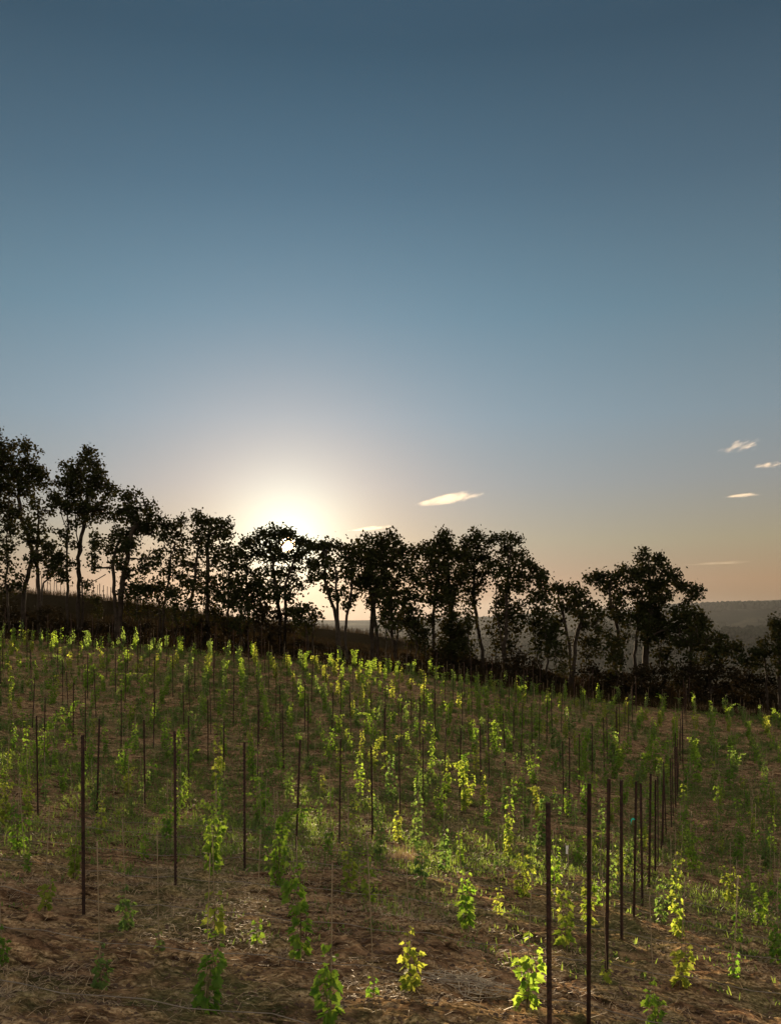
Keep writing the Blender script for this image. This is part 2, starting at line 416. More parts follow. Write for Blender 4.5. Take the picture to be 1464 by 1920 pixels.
def build_tree(name, label, cat, D, trunks, blobs, dens=1.0, leaf=.092, group='trees along the far edge of the vineyard', seed=1,
               mleaf=None, rtrunk=.17, gap=None, per=33, spread=.235, cut=(), barename=False):
    rs = np.random.default_rng(seed)
    xs = [b[0] for b in blobs]; half = (max(xs) - min(xs)) / 2 * D / 1708
    cl = blob_points(blobs, D, max(.5, half * .55), dens, rs, leaf, gap)
    bx, by = trunks[0][0]
    base = np.array([(bx - 732) / 1708 * D, D]); bz = hz(base[0], base[1])
    origin = np.array([base[0], base[1], bz])
    # skeleton: trunk nodes then branches grown to clumps
    nodes = []; par = []; fixed = []
    for t in trunks:
        pts = []
        for k_, (xi, yi) in enumerate(t):
            x = (xi - 732) / 1708 * D; z = EYE - (yi - HZ) / 1708 * D
            pts.append([x, D + (0 if k_ == 0 else rs.normal() * .12), z])
        pts[0][2] = hz(pts[0][0], pts[0][1]) - .15
        pts = np.array(pts)
        # resample
        seg = np.linalg.norm(np.diff(pts, axis=0), axis=1); cum = np.concatenate([[0], np.cumsum(seg)])
        n = max(3, int(cum[-1] / .45)); s_ = np.linspace(0, cum[-1], n)
        q = np.stack([np.interp(s_, cum, pts[:, a]) for a in range(3)], 1)
        q[1:] += rs.normal(size=(n - 1, 3)) * .035
        for a in range(n):
            nodes.append(q[a]); par.append(-1 if a == 0 else len(nodes) - 2)
    ntr = len(nodes)
    order = rs.permutation(len(cl))
    tn = np.array(nodes)
    dist = np.array([np.min(np.linalg.norm(tn - c, axis=1)) for c in cl])
    order = np.argsort(dist + rs.normal(size=len(cl)) * .2)
    sel = order[::2]
    N_ = [np.array(p) for p in nodes]
    for ci in sel:
        c = cl[ci]; arr = np.array(N_)
        dv = c - arr; d = np.linalg.norm(dv, axis=1)
        pen = d + np.maximum(0, -(dv[:, 2]) * .9)
        k = int(np.argmin(pen)); dd = d[k]
        if dd < .12: continue
        m = max(1, int(dd / .35)); prev = k; a0 = arr[k]
        bow = rs.normal(size=3) * .10 * dd
        for q in range(1, m + 1):
            t = q / m
            p = a0 + (c - a0) * t + bow * math.sin(math.pi * t) + rs.normal(size=3) * .02
            N_.append(p); par.append(prev); prev = len(N_) - 1
    N_ = np.array(N_)
    nn = len(N_); w = np.ones(nn); children = [[] for _ in range(nn)]
    for a in range(nn - 1, -1, -1):
        if par[a] >= 0: w[par[a]] += w[a]; children[par[a]].append(a)
    rmax = {}
    rad = .011 * w ** .47
    top = rad[0]
    rad = np.maximum(.013, rad * (rtrunk / max(top, 1e-3)) ** .8 if top > 0 else rad)
    for a in range(ntr): rad[a] = max(rad[a], .03)
    tb = MB()
    # chains
    done = np.zeros(nn, bool)
    def chain(start, parent):
        pts = [N_[parent], N_[start]] if parent >= 0 else [N_[start]]
        rd = [min(rad[parent], rad[start] * 1.15), rad[start]] if parent >= 0 else [rad[start] * 1.35]
        cur = start; todo = []
        while children[cur]:
            ch = sorted(children[cur], key=lambda q: -w[q]); nx = ch[0]
            for o_ in ch[1:]: todo.append((o_, cur))
            pts.append(N_[nx]); rd.append(rad[nx]); cur = nx
        if len(pts) >= 2: tb.tube(np.array(pts) - origin, rd, 7 if rd[0] > .06 else 4, cap=False)
        return todo
    stack = [(a, -1) for a in range(nn) if par[a] == -1]
    while stack:
        a, p_ = stack.pop(); stack += chain(a, p_)
    # leaves
    idx = rs.integers(len(cl), size=len(cl) * per)
    cen = cl[idx] + rs.normal(size=(len(idx), 3)) * np.array([spread, spread, spread * .8])
    if gap is not None:
        for gx, gy, gr in gap:
            px = cen[:, 0] / cen[:, 1] * 1708 + 732; py = HZ - (cen[:, 2] - EYE) / cen[:, 1] * 1708
            rr_ = np.hypot(px - gx, py - gy); cen = cen[((rr_ > gr * .95) | ((rr_ > gr * .45) & (rs.random(len(rr_)) < .5))) & ((rr_ > gr * 2.6) | (rs.random(len(rr_)) < .55))]
    sz = leaf * (.6 + .8 * rs.random(len(cen)))
    V, Fc = leaf_cards(cen - origin, sz, rs)
    root = empty(name, origin)
    tag(root, label, cat, group)
    obj('trunk', tb.mesh('trunk', M_bark, True), root)
    lb = MB(); lb.add(V, Fc)
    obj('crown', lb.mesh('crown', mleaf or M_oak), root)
    return root

TREES = [
 # label, D, trunks, blobs, density
 ('tallest leafy oak cut off by the left edge, crown wide above a crooked trunk', 62, [[(42,1195),(46,1110),(56,1060),(62,1035),(50,1000),(40,975),(36,930),(30,880)]],
  [(-30,850,36),(-5,845,32),(25,850,28),(-20,890,34),(15,885,32),(45,880,22),(62,882,18),(75,905,10),(50,905,20),(-10,925,30),(25,915,22),(60,928,12),(70,890,14),(0,950,20),(40,960,10),(30,985,10),(5,975,14),(-25,960,24)], 1.1),
 ('slender tree with drooping sparse side branches at the left edge', 61, [[(18,1190),(15,1100),(14,1000),(12,930)]],
  [(14,960,9),(0,990,12),(25,1000,8),(5,1020,12),(28,1030,10),(-12,1040,12),(18,1055,10),(30,1075,12),(0,1075,14),(22,1100,14),(-15,1100,14),(5,1115,12),(38,1098,9)], .55),
 ('small dark tree leaning out right between the crooked oak and the twin straight trunks', 60, [[(74,1195),(72,1100),(70,1040),(72,985)],[(74,1190),(80,1095),(97,1078),(112,1066)]],
  [(70,948,9),(68,965,12),(58,985,11),(78,990,12),(72,1010,16),(60,1015,12),(90,1020,13),(82,1035,15),(62,1040,12),(100,1035,9),(95,1055,12),(75,1060,14),(105,1062,8),(86,1075,9),(96,952,7),(104,945,5),(50,975,7)], .95),
 ('thin straight tree with few leaf tufts just left of the tall pointed one', 61, [[(127,1192),(125,1080),(127,1000),(124,930)],[(127,1180),(124,990),(108,942)]],
  [(118,905,8),(124,928,10),(105,938,6),(98,928,4),(125,955,9),(128,985,9),(120,1008,7),(130,1020,7),(122,1045,9),(116,1070,9),(126,1085,11),(134,1060,7),(112,1050,5)], .6),
 ('tall tree with a pointed crown and a thick bare lower trunk, second from the left', 62, [[(146,1198),(146,1110),(148,1050),(154,1000),(162,960),(165,900)],[(152,1196),(153,1120),(150,1060),(146,1010),(140,960)],[(152,1115),(160,1097),(185,1085),(200,1078)]],
  [(163,845,8),(155,855,10),(148,868,10),(170,862,10),(180,872,10),(160,878,16),(138,884,8),(128,892,8),(188,890,9),(172,895,20),(150,900,18),(132,905,12),(185,912,14),(165,922,24),(140,925,18),(196,922,12),(207,915,9),(178,945,22),(155,948,20),(200,945,13),(136,950,12),(190,965,14),(168,970,16),(148,975,11),(205,970,7),(120,870,4),(165,1098,5),(182,905,12)], 1.15),
 ('broad many-limbed oak with low spreading crown right of the pointed tree', 60, [[(218,1200),(216,1120),(211,1060),(222,1010)],[(222,1198),(226,1120),(236,1060),(250,990)]],
  [(222,930,9),(238,930,10),(240,950,16),(262,934,11),(270,948,9),(230,968,20),(258,965,18),(248,992,24),(222,998,16),(272,990,12),(215,1015,14),(232,1025,20),(188,1012,10),(176,1022,11),(198,1030,14),(185,1045,11),(255,1028,18),(290,966,9),(280,990,14),(303,974,9),(312,985,7),(298,1000,14),(270,1050,12),(238,1055,15),(205,1060,9),(248,1078,8),(290,1035,10),(300,1060,7),(282,1066,9),(240,1098,10),(175,1062,6),(256,1105,6),(310,1010,8)], 1.05),
 ('scrawny leaning tree with low dark tufts between the broad oak and the forked oak', 61, [[(303,1210),(305,1140),(318,1090),(322,1040)],[(303,1205),(300,1130),(292,1105)]],
  [(330,985,8),(345,980,7),(322,1000,9),(335,1010,11),(326,1030,12),(345,1035,9),(335,1052,9),(312,1075,9),(330,1082,10),(302,1100,11),(316,1105,9),(285,1108,8),(275,1100,5),(328,1115,7),(318,1060,6)], .8),
 ('forked oak with two bare lower trunks and a rounded crown left of the sun', 61, [[(344,1212),(348,1160),(362,1110),(368,1060),(375,1010)],[(390,1222),(389,1120),(388,1050),(392,1000)]],
  [(367,968,7),(376,975,8),(385,980,12),(400,976,9),(415,985,9),(424,978,6),(392,995,18),(375,1002,14),(415,1002,12),(428,1000,6),(402,1018,15),(385,1028,16),(360,1015,8),(405,1040,11),(370,1045,12),(395,1055,10),(355,1062,9),(372,1080,14),(360,1098,13),(382,1105,9),(345,1085,8),(420,1025,7)], 1.1),
 ('short bushy tree with dark low crown just left of the sunlit oak', 60, [[(430,1222),(428,1150),(430,1090),(435,1040)]],
  [(418,1045,9),(432,1040,10),(445,1035,8),(425,1062,13),(442,1060,11),(418,1082,11),(435,1085,14),(428,1108,14),(450,1085,8),(412,1105,8),(440,1120,9),(405,1118,6),(424,1130,8)], 1.0),
 ('slim double-stemmed tree filling the gap just left of the sunlit oak', 62, [[(465,1226),(466,1160),(462,1100),(465,1050)],[(478,1226),(474,1150),(485,1090)]],
  [(450,1040,6),(462,1045,9),(458,1065,11),(470,1075,10),(460,1092,12),(475,1105,10),(462,1115,10),(482,1090,8),(452,1120,7),(470,1130,7),(440,1060,6)], .75),
 ('oak with the low sun shining through its crown', 61, [[(528,1232),(524,1160),(518,1100),(512,1050)],[(534,1232),(536,1150),(534,1100),(552,1050)]],
  [(456,1014,7),(464,1022,8),(478,1016,10),(488,1005,8),(500,1003,11),(514,998,8),(526,1000,9),(538,1003,8),(548,1004,8),(527,1012,8),(555,1022,7),(533,1040,8),(547,1038,7),(524,1028,6),(541,1006,8),(562,1014,9),(575,1020,8),(505,1020,13),(486,1030,11),(572,1035,12),(558,1038,12),(590,1030,7),(495,1048,13),(512,1045,10),(475,1035,7),(548,1058,12),(568,1055,11),(508,1068,14),(492,1075,11),(528,1075,14),(548,1082,10),(515,1092,15),(535,1100,12),(498,1100,10),(486,1095,6),(520,1118,12),(545,1115,8),(505,1125,9),(560,1100,7),(582,1060,9),(530,1045,5),(520,1020,8)], 1.0),
 ('slim airy tree with three thin stems right of the sunlit oak', 60, [[(634,1228),(632,1170),(618,1120),(608,1080),(612,1045)],[(638,1228),(634,1160),(630,1100),(628,1050)],[(650,1228),(648,1160),(660,1100),(658,1070)]],
  [(592,1030,7),(604,1022,9),(618,1020,9),(632,1022,8),(644,1032,10),(612,1042,12),(632,1048,13),(652,1050,9),(600,1055,9),(622,1065,10),(643,1070,9),(590,1068,7),(628,1085,6),(585,1085,6),(658,1068,7),(655,1088,5),(605,1080,5),(645,1106,7),(662,1118,6),(652,1136,5),(612,1104,6),(630,1118,5),(668,1096,6)], .95),
 ('low dark shrubby tree beneath the airy slim tree', 59, [[(578,1232),(576,1190),(572,1160)],[(583,1232),(588,1175),(596,1158)]],
  [(562,1138,9),(575,1142,10),(552,1152,9),(588,1150,8),(566,1160,11),(556,1170,9),(545,1140,7),(580,1170,8),(572,1185,8)], .7),
 ('dense dark oak with a thick twisted trunk in the middle of the tree line', 62, [[(708,1245),(708,1200),(702,1150),(694,1110),(690,1060)],[(700,1245),(696,1170),(704,1110),(722,1060)]],
  [(662,1028,10),(675,1018,9),(690,1012,10),(702,1018,10),(718,1010,10),(732,1008,9),(745,1016,10),(680,1040,20),(705,1038,20),(730,1032,18),(752,1030,12),(768,1030,9),(690,1065,24),(718,1060,24),(745,1055,17),(765,1048,10),(668,1062,13),(780,1040,6),(700,1090,22),(725,1088,18),(682,1095,14),(705,1115,16),(672,1085,8),(722,1112,10),(695,1135,8),(660,1045,10)], 1.55),
 ('slender oak with curving stem and low tufts right of the dense middle oak', 61, [[(742,1262),(738,1200),(733,1160),(736,1110),(750,1070)],[(742,1255),(746,1170),(762,1110)]],
  [(752,1070,9),(768,1068,9),(742,1088,12),(760,1090,12),(738,1110,12),(755,1112,10),(775,1095,9),(730,1135,9),(748,1135,10),(768,1120,8),(724,1155,7),(765,1145,8),(775,1170,9),(752,1160,6),(785,1120,7),(780,1080,8)], .9),
 ('thick black-crowned oak with raised crest and foliage down to the ground', 62, [[(815,1262),(812,1200),(814,1140),(820,1080)],[(850,1262),(848,1190),(842,1120),(840,1060)]],
  [(792,1030,8),(800,1024,8),(822,1003,7),(832,1000,6),(838,1008,8),(828,1022,14),(845,1022,11),(805,1040,14),(828,1048,22),(852,1042,15),(866,1050,11),(800,1065,17),(825,1078,24),(852,1072,20),(795,1088,13),(815,1105,22),(842,1105,22),(865,1090,14),(878,1080,8),(832,1130,18),(855,1125,13),(810,1128,10),(846,1150,15),(835,1175,12),(852,1178,16),(865,1195,14),(838,1200,18),(850,1220,20),(825,1220,14),(872,1180,10),(808,1160,6),(875,1215,12)], 1.6),
 ('narrow oak with an open lower trunk right of the black-crowned oak', 63, [[(908,1268),(902,1210),(894,1165),(886,1120),(890,1060)]],
  [(870,1020,8),(882,1008,9),(893,1004,8),(905,1010,9),(915,1020,7),(885,1025,15),(904,1030,13),(875,1040,11),(892,1048,16),(910,1050,10),(880,1065,12),(898,1070,12),(888,1090,13),(905,1090,8),(876,1105,8),(892,1112,9),(915,1072,6),(884,1130,7)], 1.2),
 ('broad-shouldered oak at the right end of the dense group', 61, [[(944,1270),(946,1200),(950,1140),(952,1080),(958,1030)],[(950,1268),(938,1190),(928,1140),(932,1080)]],
  [(933,1008,7),(942,1015,9),(958,1008,9),(968,1014,8),(945,1032,13),(965,1032,14),(978,1036,9),(940,1052,14),(960,1056,18),(982,1052,11),(995,1060,7),(1005,1066,7),(1014,1070,5),(950,1078,17),(975,1080,15),(995,1082,9),(932,1080,10),(1010,1086,8),(942,1102,14),(965,1104,14),(985,1102,9),(950,1128,13),(970,1132,9),(935,1130,8),(956,1152,12),(975,1158,8),(945,1172,10),(935,1155,8),(990,1128,7),(1018,1082,5),(975,1180,8),(920,1060,8)], 1.15),
 ('spindly little tree in the dip between the dense group and the forked tree', 60, [[(1024,1275),(1026,1220),(1020,1160),(1022,1115)]],
  [(1015,1098,6),(1024,1108,7),(1016,1122,8),(1028,1130,7),(1012,1145,7),(1024,1155,8),(1030,1175,9),(1018,1190,10),(1032,1200,8),(1010,1170,5),(1005,1115,5)], .75),
 ('small Y-shaped tree forking low, in the dip of the tree line', 61, [[(1070,1285),(1068,1220),(1058,1170),(1048,1130),(1045,1110)],[(1072,1285),(1078,1200),(1090,1150),(1102,1130)]],
  [(1045,1100,6),(1052,1106,8),(1064,1108,9),(1078,1104,8),(1088,1112,7),(1058,1124,11),(1075,1126,11),(1098,1118,8),(1092,1134,11),(1108,1132,9),(1065,1145,9),(1100,1150,11),(1118,1145,8),(1052,1142,6),(1112,1165,9),(1125,1158,6),(1098,1172,7),(1120,1185,7),(1115,1205,6),(1122,1220,5),(1085,1155,6),(1050,1165,5)], .95),
 ('largest wide oak standing alone toward the right, several trunks', 62, [[(1168,1285),(1164,1230),(1156,1180),(1146,1130),(1142,1100)],[(1192,1290),(1192,1230),(1196,1180),(1205,1110)],[(1205,1290),(1212,1220),(1222,1160),(1218,1080),(1216,1050)]],
  [(1112,1086,5),(1120,1080,7),(1132,1078,8),(1125,1092,7),(1140,1088,10),(1155,1078,8),(1170,1070,8),(1180,1074,9),(1158,1095,12),(1175,1090,13),(1142,1106,9),(1195,1078,11),(1214,1036,6),(1222,1042,7),(1230,1050,7),(1210,1048,7),(1218,1056,9),(1205,1066,8),(1222,1072,14),(1242,1066,9),(1252,1074,9),(1262,1084,10),(1240,1088,15),(1205,1090,18),(1225,1105,18),(1250,1106,14),(1268,1100,7),(1280,1108,7),(1290,1100,6),(1298,1110,6),(1290,1120,6),(1182,1112,17),(1160,1118,13),(1205,1125,20),(1232,1130,20),(1255,1128,13),(1275,1128,8),(1168,1138,12),(1190,1145,20),(1215,1155,21),(1240,1155,17),(1258,1150,11),(1150,1140,8),(1200,1175,17),(1225,1178,16),(1175,1165,11),(1245,1178,10),(1162,1160,7),(1140,1125,7),(1205,1200,11),(1232,1200,10),(1175,1195,7),(1146,1155,5)], 1.35),
 ('rounded dark tree sloping down to the right of the largest oak', 60, [[(1290,1292),(1292,1240),(1298,1190)],[(1330,1300),(1328,1250),(1322,1200)]],
  [(1282,1152,8),(1294,1146,9),(1308,1150,9),(1320,1160,9),(1290,1168,14),(1310,1172,15),(1330,1175,11),(1275,1178,10),(1298,1192,17),(1322,1195,17),(1342,1192,10),(1355,1202,9),(1368,1208,8),(1285,1208,14),(1310,1215,15),(1338,1214,14),(1360,1222,10),(1376,1220,7),(1325,1235,13),(1350,1238,10),(1290,1232,10),(1270,1200,8)], 1.4),
 ('dark ragged tree cut off by the right edge', 58, [[(1462,1300),(1460,1250),(1462,1190)],[(1440,1300),(1436,1250),(1430,1225)]],
  [(1460,1162,5),(1452,1172,6),(1464,1178,8),(1445,1190,7),(1458,1196,10),(1475,1190,14),(1432,1206,7),(1448,1212,11),(1468,1215,15),(1436,1225,9),(1455,1235,14),(1480,1225,18),(1418,1230,7),(1425,1245,10),(1445,1252,12),(1470,1255,14),(1408,1222,5),(1404,1245,8),(1390,1240,7)], 1.2),
]
for n_, (lab, D, tr, bl, de) in enumerate(TREES):
    big = len(bl) > 16
    build_tree('shrubby_tree' if 'shrubby' in lab else 'oak_tree' if 'oak' in lab else 'tree', lab, 'tree', D, tr, bl, de * .80, seed=100 + n_, rtrunk=.145 if big else .085,
               gap=[(540, 1022, 7.5)] if 'sun shining' in lab else ([(540, 1022, 10)] if 'sunlit' in lab else None))

# thin saplings between the oaks
SAP = [(415,1222),(442,1225),(455,1226),(485,1230),(722,1256),(772,1262),(790,1264),(1052,1290),(1095,1294),
       (1140,1300),(1152,1302),(1245,1306),(1262,1308),(238,1208),(272,1210),(325,1216),(960,1282),(1000,1288),
       (180,1204),(295,1212),(358,1220),(405,1222),(475,1228),(730,1258),(762,1260),(798,1264),(880,1272),(920,1276),(1040,1290),(1220,1306),(1300,1312),(260,1209),(382,1221),(448,1226)]
sap_me = []
for v_ in range(5):
    rs_ = np.random.default_rng(700 + v_); tb_ = MB(); H_ = rs_.uniform(2.6, 4.2)
    z_ = np.linspace(-.2, H_, 9); w_ = np.cumsum(rs_.normal(size=(9, 2)) * .10, axis=0)
    main = np.stack([w_[:, 0], w_[:, 1], z_], 1); tb_.tube(main, np.linspace(.04, .012, 9), 6)
    tips = [main[-1]]
    for b_ in range(9):
        k_ = rs_.integers(3, 8); d_ = rs_.normal(size=3) * .5; d_[2] = abs(d_[2]) + .45; L_ = rs_.uniform(.5, 1.3)
        q_ = main[k_] + d_ * L_ * np.linspace(0, 1, 5)[:, None] + np.cumsum(rs_.normal(size=(5, 3)) * .04, 0) * np.linspace(0, 1, 5)[:, None]
        q_[0] = main[k_]; tb_.tube(q_, np.linspace(.018, .007, 5), 4); tips += [q_[-1], q_[3], q_[2]]
    tips = np.array(tips); cen_ = tips[rs_.integers(len(tips), size=400)] + rs_.normal(size=(400, 3)) * .22
    V_, F_ = leaf_cards(cen_, .085 * (.6 + .8 * rs_.random(400)), rs_); lb_ = MB(); lb_.add(V_, F_)
    sap_me.append((tb_.mesh('trunk', M_bark, True), lb_.mesh('crown', M_oak)))
for n_, (xi, yi) in enumerate(SAP):
    D = 61 + 2.5 * math.sin(n_ * 2.4); x = (xi - 732) / 1708 * D
    r_ = empty('sapling', (x, D, hz(x, D)), n_ * 1.3, .8 + .13 * (n_ % 6))
    tag(r_, 'thin bare-stemmed sapling with a few leaves among the oak trunks', 'sapling', 'thin saplings among the oak trunks')
    obj('trunk', sap_me[n_ % 5][0], r_); obj('crown', sap_me[n_ % 5][1], r_)

# brush under the trees
SHRUBS = [
 ('brown dry thicket below the dense oaks at centre right', 60, [(980,1290)], [(955,1245,10),(975,1238,14),(995,1245,12),(1010,1255,12),(965,1262,12),(985,1265,14),(1005,1272,10),(945,1265,8)]),
 ('dark bramble mound at the foot of the black-crowned oak', 60, [(850,1268)], [(800,1245,10),(820,1240,14),(845,1245,16),(870,1245,14),(890,1252,12),(830,1260,12),(862,1262,14)]),
 ('low dark bush right of the small Y-shaped tree', 60, [(1125,1300)], [(1098,1262,9),(1115,1255,12),(1135,1262,12),(1150,1268,12),(1125,1280,12),(1105,1285,10)]),
 ('wide black bush mass below the largest oak', 59, [(1230,1310)], [(1180,1268,11),(1200,1262,14),(1225,1262,15),(1250,1268,14),(1215,1285,14),(1240,1290,13),(1270,1275,12),(1190,1290,10)]),
 ('black bush mass below the rounded dark tree', 59, [(1320,1318)], [(1290,1262,13),(1315,1255,15),(1340,1258,15),(1365,1262,13),(1305,1285,14),(1335,1288,15),(1360,1290,12),(1385,1275,12)]),
 ('dark bush on the far right beside the ragged tree', 59, [(1420,1320)], [(1395,1268,12),(1415,1275,13),(1440,1280,14),(1460,1285,14),(1405,1295,12),(1430,1300,12),(1478,1280,14)]),
 ('dark tangled bush added round the trunks of the sunlit oak to block low sun', 60, [(520,1232)], [(500,1150,9),(515,1160,12),(540,1152,10),(528,1185,13),(505,1182,11),(547,1178,9),(488,1170,8),(520,1205,12),(498,1205,10)]),  # added bush: keeps stray sun off the left foreground
 ('low bush on the slope at the left edge', 62, [(20,1190)], [(-15,1150,14),(8,1145,13),(30,1152,12),(55,1160,10),(0,1168,14),(35,1172,12)]),
 ('sprawling leafy bush between the left edge and the straight trunks', 60, [(90,1195)], [(75,1150,8),(92,1145,10),(108,1152,8),(85,1168,11),(102,1172,9)]),
 ('small bush at the foot of the forked oak', 60, [(370,1225)], [(350,1180,6),(365,1172,8),(380,1180,8),(372,1195,9)]),
 ('small bush below the short bushy tree', 60, [(445,1228)], [(418,1180,7),(440,1175,8),(458,1185,8),(432,1198,9)]),
]
for n_, (lab, D, tr, bl) in enumerate(SHRUBS):
    t = tr[0]
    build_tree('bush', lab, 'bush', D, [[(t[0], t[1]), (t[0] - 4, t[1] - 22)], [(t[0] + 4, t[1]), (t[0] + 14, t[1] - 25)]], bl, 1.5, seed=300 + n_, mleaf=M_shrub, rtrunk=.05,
               group='bushes under the trees', leaf=.08)

# ------------------------------------------------------------------ vineyard lattice
P0 = np.array([1.02, 5.8]); RV = np.array([.60, 1.75]); CV = np.array([-5.59, .70]); PER = 6
def lat(k, b): return P0 + RV * k + CV * b
def unlat(x, y):
    return np.linalg.solve(np.stack([RV, CV], 1), np.array([x, y]) - P0)
ORD = ['front', 'second', 'third', 'fourth', 'fifth', 'sixth', 'seventh', 'eighth', 'ninth', 'tenth', 'eleventh', 'twelfth', 'thirteenth', 'fourteenth', 'fifteenth',
       'sixteenth', 'seventeenth', 'eighteenth', 'nineteenth', 'twentieth', 'twenty-first', 'twenty-second', 'twenty-third', 'twenty-fourth', 'twenty-fifth',
       'twenty-sixth', 'twenty-seventh', 'twenty-eighth', 'twenty-ninth', 'thirtieth', 'thirty-first', 'thirty-second']
NTH = ['next', 'second', 'third', 'fourth', 'fifth', 'sixth', 'seventh', 'eighth', 'ninth', 'tenth', 'eleventh', 'twelfth']
LINE = ['rightmost post line', 'second post line', 'third post line', 'fourth post line', 'fifth post line',
        'sixth post line', 'seventh post line', 'eighth post line']
def rowword(k): return 'front row' if k <= 0 else ORD[min(k, 31)] + ' row back'

# steel post: T section with studs
def post_mesh(hh, seed, studs=True):
    rs = np.random.default_rng(seed); b = MB()
    b.box((0, 0, hh / 2 - .2), (.0145, .0035, hh / 2 + .2)); b.box((0, .0165, hh / 2 - .2), (.003, .0128, hh / 2 + .2))
    if studs:
        for z in np.arange(.12, hh - .02, .055): b.box((0, -.006, z), (.007, .0055, .011))
    return b.mesh('steel_post', M_rust)
PM = [post_mesh(h_, i_) for i_, h_ in enumerate((1.96, 2.0, 2.04))]
def in_view(x, y, m=.02):
    return y > 3 and abs(x / y) < .4286 + m
post_xy = []
POST_DX = {(2): -.30}
for c_ in range(-1, 9):
    for k in range(0, 31):
        p = lat(k, c_)
        if c_ == 2: p = p + np.array([-.30, 0])
        p = p + rng.normal(size=2) * (.05 if (k > 8 or c_ not in (0, 1)) else .012)
        x, y = p
        if not in_view(x, y, .01) or y > 57: continue
        if y > 45 and rng.random() < .15: continue
        post_xy.append((c_, k, x, y))
for c_ in range(0, 9):
    for k in range(11, 31):
        p = lat(k, c_ + .5) + rng.normal(size=2) * .06
        if in_view(p[0], p[1], .01) and p[1] < 57 and rng.random() < .55: post_xy.append((c_ + .5, k, p[0], p[1]))
post_xy.sort(key=lambda q: q[3])
for q, (c_, k, x, y) in enumerate(post_xy):
    m_ = PM[q % 3]
    o = obj('steel_post', m_, None, (x, y, hz(x, y)))
    o.rotation_euler = (rng.normal() * .008, rng.normal() * .010, rng.random() * 6.28)
    if q == 0: o.scale = (1, 1, .935)
    if c_ % 1:
        tag(o, 'thin dark steel post standing midway left of %s%s, %s' % (LINE[min(int(c_), 7)], ' from right' if c_ > 1 else '', rowword(k)), 'post', 'steel posts of the young vineyard')
        continue
    if k > 3: o.scale = (1, 1, rng.uniform(.93, 1.04)); o.rotation_euler[0] *= 2; o.rotation_euler[1] *= 2
    ln = LINE[min(max(c_, 0), 7)] if c_ >= 0 else 'short line beyond the rightmost posts'
    tag(o, ('rusty dark steel post in the %s%s, %s' % (ln, ' from right' if c_ > 0 else '', rowword(k))), 'post', 'steel posts of the young vineyard')

# --- vine variants
def leaf_verts(nrow=1):
    # five-lobed vine leaf in the XY plane, petiole at origin, pointing +Y, unit length
    pts = [(0, 0), (-.30, -.14), (-.52, .12), (-.40, .30), (-.50, .58), (-.22, .62), (0, 1.0), (.22, .62), (.50, .58), (.40, .30), (.52, .12), (.30, -.14)]
    return np.array([(x, y, 0) for x, y in pts])
LV = leaf_verts()
LV2 = np.array([(0, -.05, 0), (-.48, .15, 0), (-.42, .6, 0), (0, 1, 0), (.42, .6, 0), (.48, .15, 0)])
def put_leaf(V, Fc, cnt, p, d, s, rs, lowres):
    """p position, d outward dir"""
    up = np.array([0, 0, 1.0])
    d = d / np.linalg.norm(d)
    tip = d * .75 + up * (-.55 + .5 * rs.normal() * .5); tip /= np.linalg.norm(tip)
    nr = np.cross(tip, np.cross(up, tip)) + rs.normal(size=3) * .45
    nr -= nr.dot(tip) * tip; nr /= np.linalg.norm(nr); sx = np.cross(tip, nr)
    L0 = (LV2 if lowres else LV).copy()
    fold = .22 + .25 * rs.random(); z = np.abs(L0[:, 0]) * fold - .18 * L0[:, 1] ** 2 * (1 if rs.random() > .3 else -.5)
    q = p + s * (L0[:, :1] * sx + L0[:, 1:2] * tip + z[:, None] * nr)
    n = len(q)
    # fan of triangles about the midrib so the leaf can fold
    V.append(q)
    if lowres: Fc.append(np.array([[0, 1, 2, 3], [0, 3, 4, 5]]) + cnt)
    else:
        Fc.append(np.array([[0, 1, 2, 3], [0, 3, 4, 5], [0, 7, 8, 9], [0, 9, 10, 11]]) + cnt)
        Fc.append(np.array([[0, 5, 6, 6], [0, 6, 7, 7]])[:, [0, 1, 2, 2]][:0] + cnt)
        Fc.append(np.array([[0, 5, 6, 7]]) + cnt)
    return cnt + n
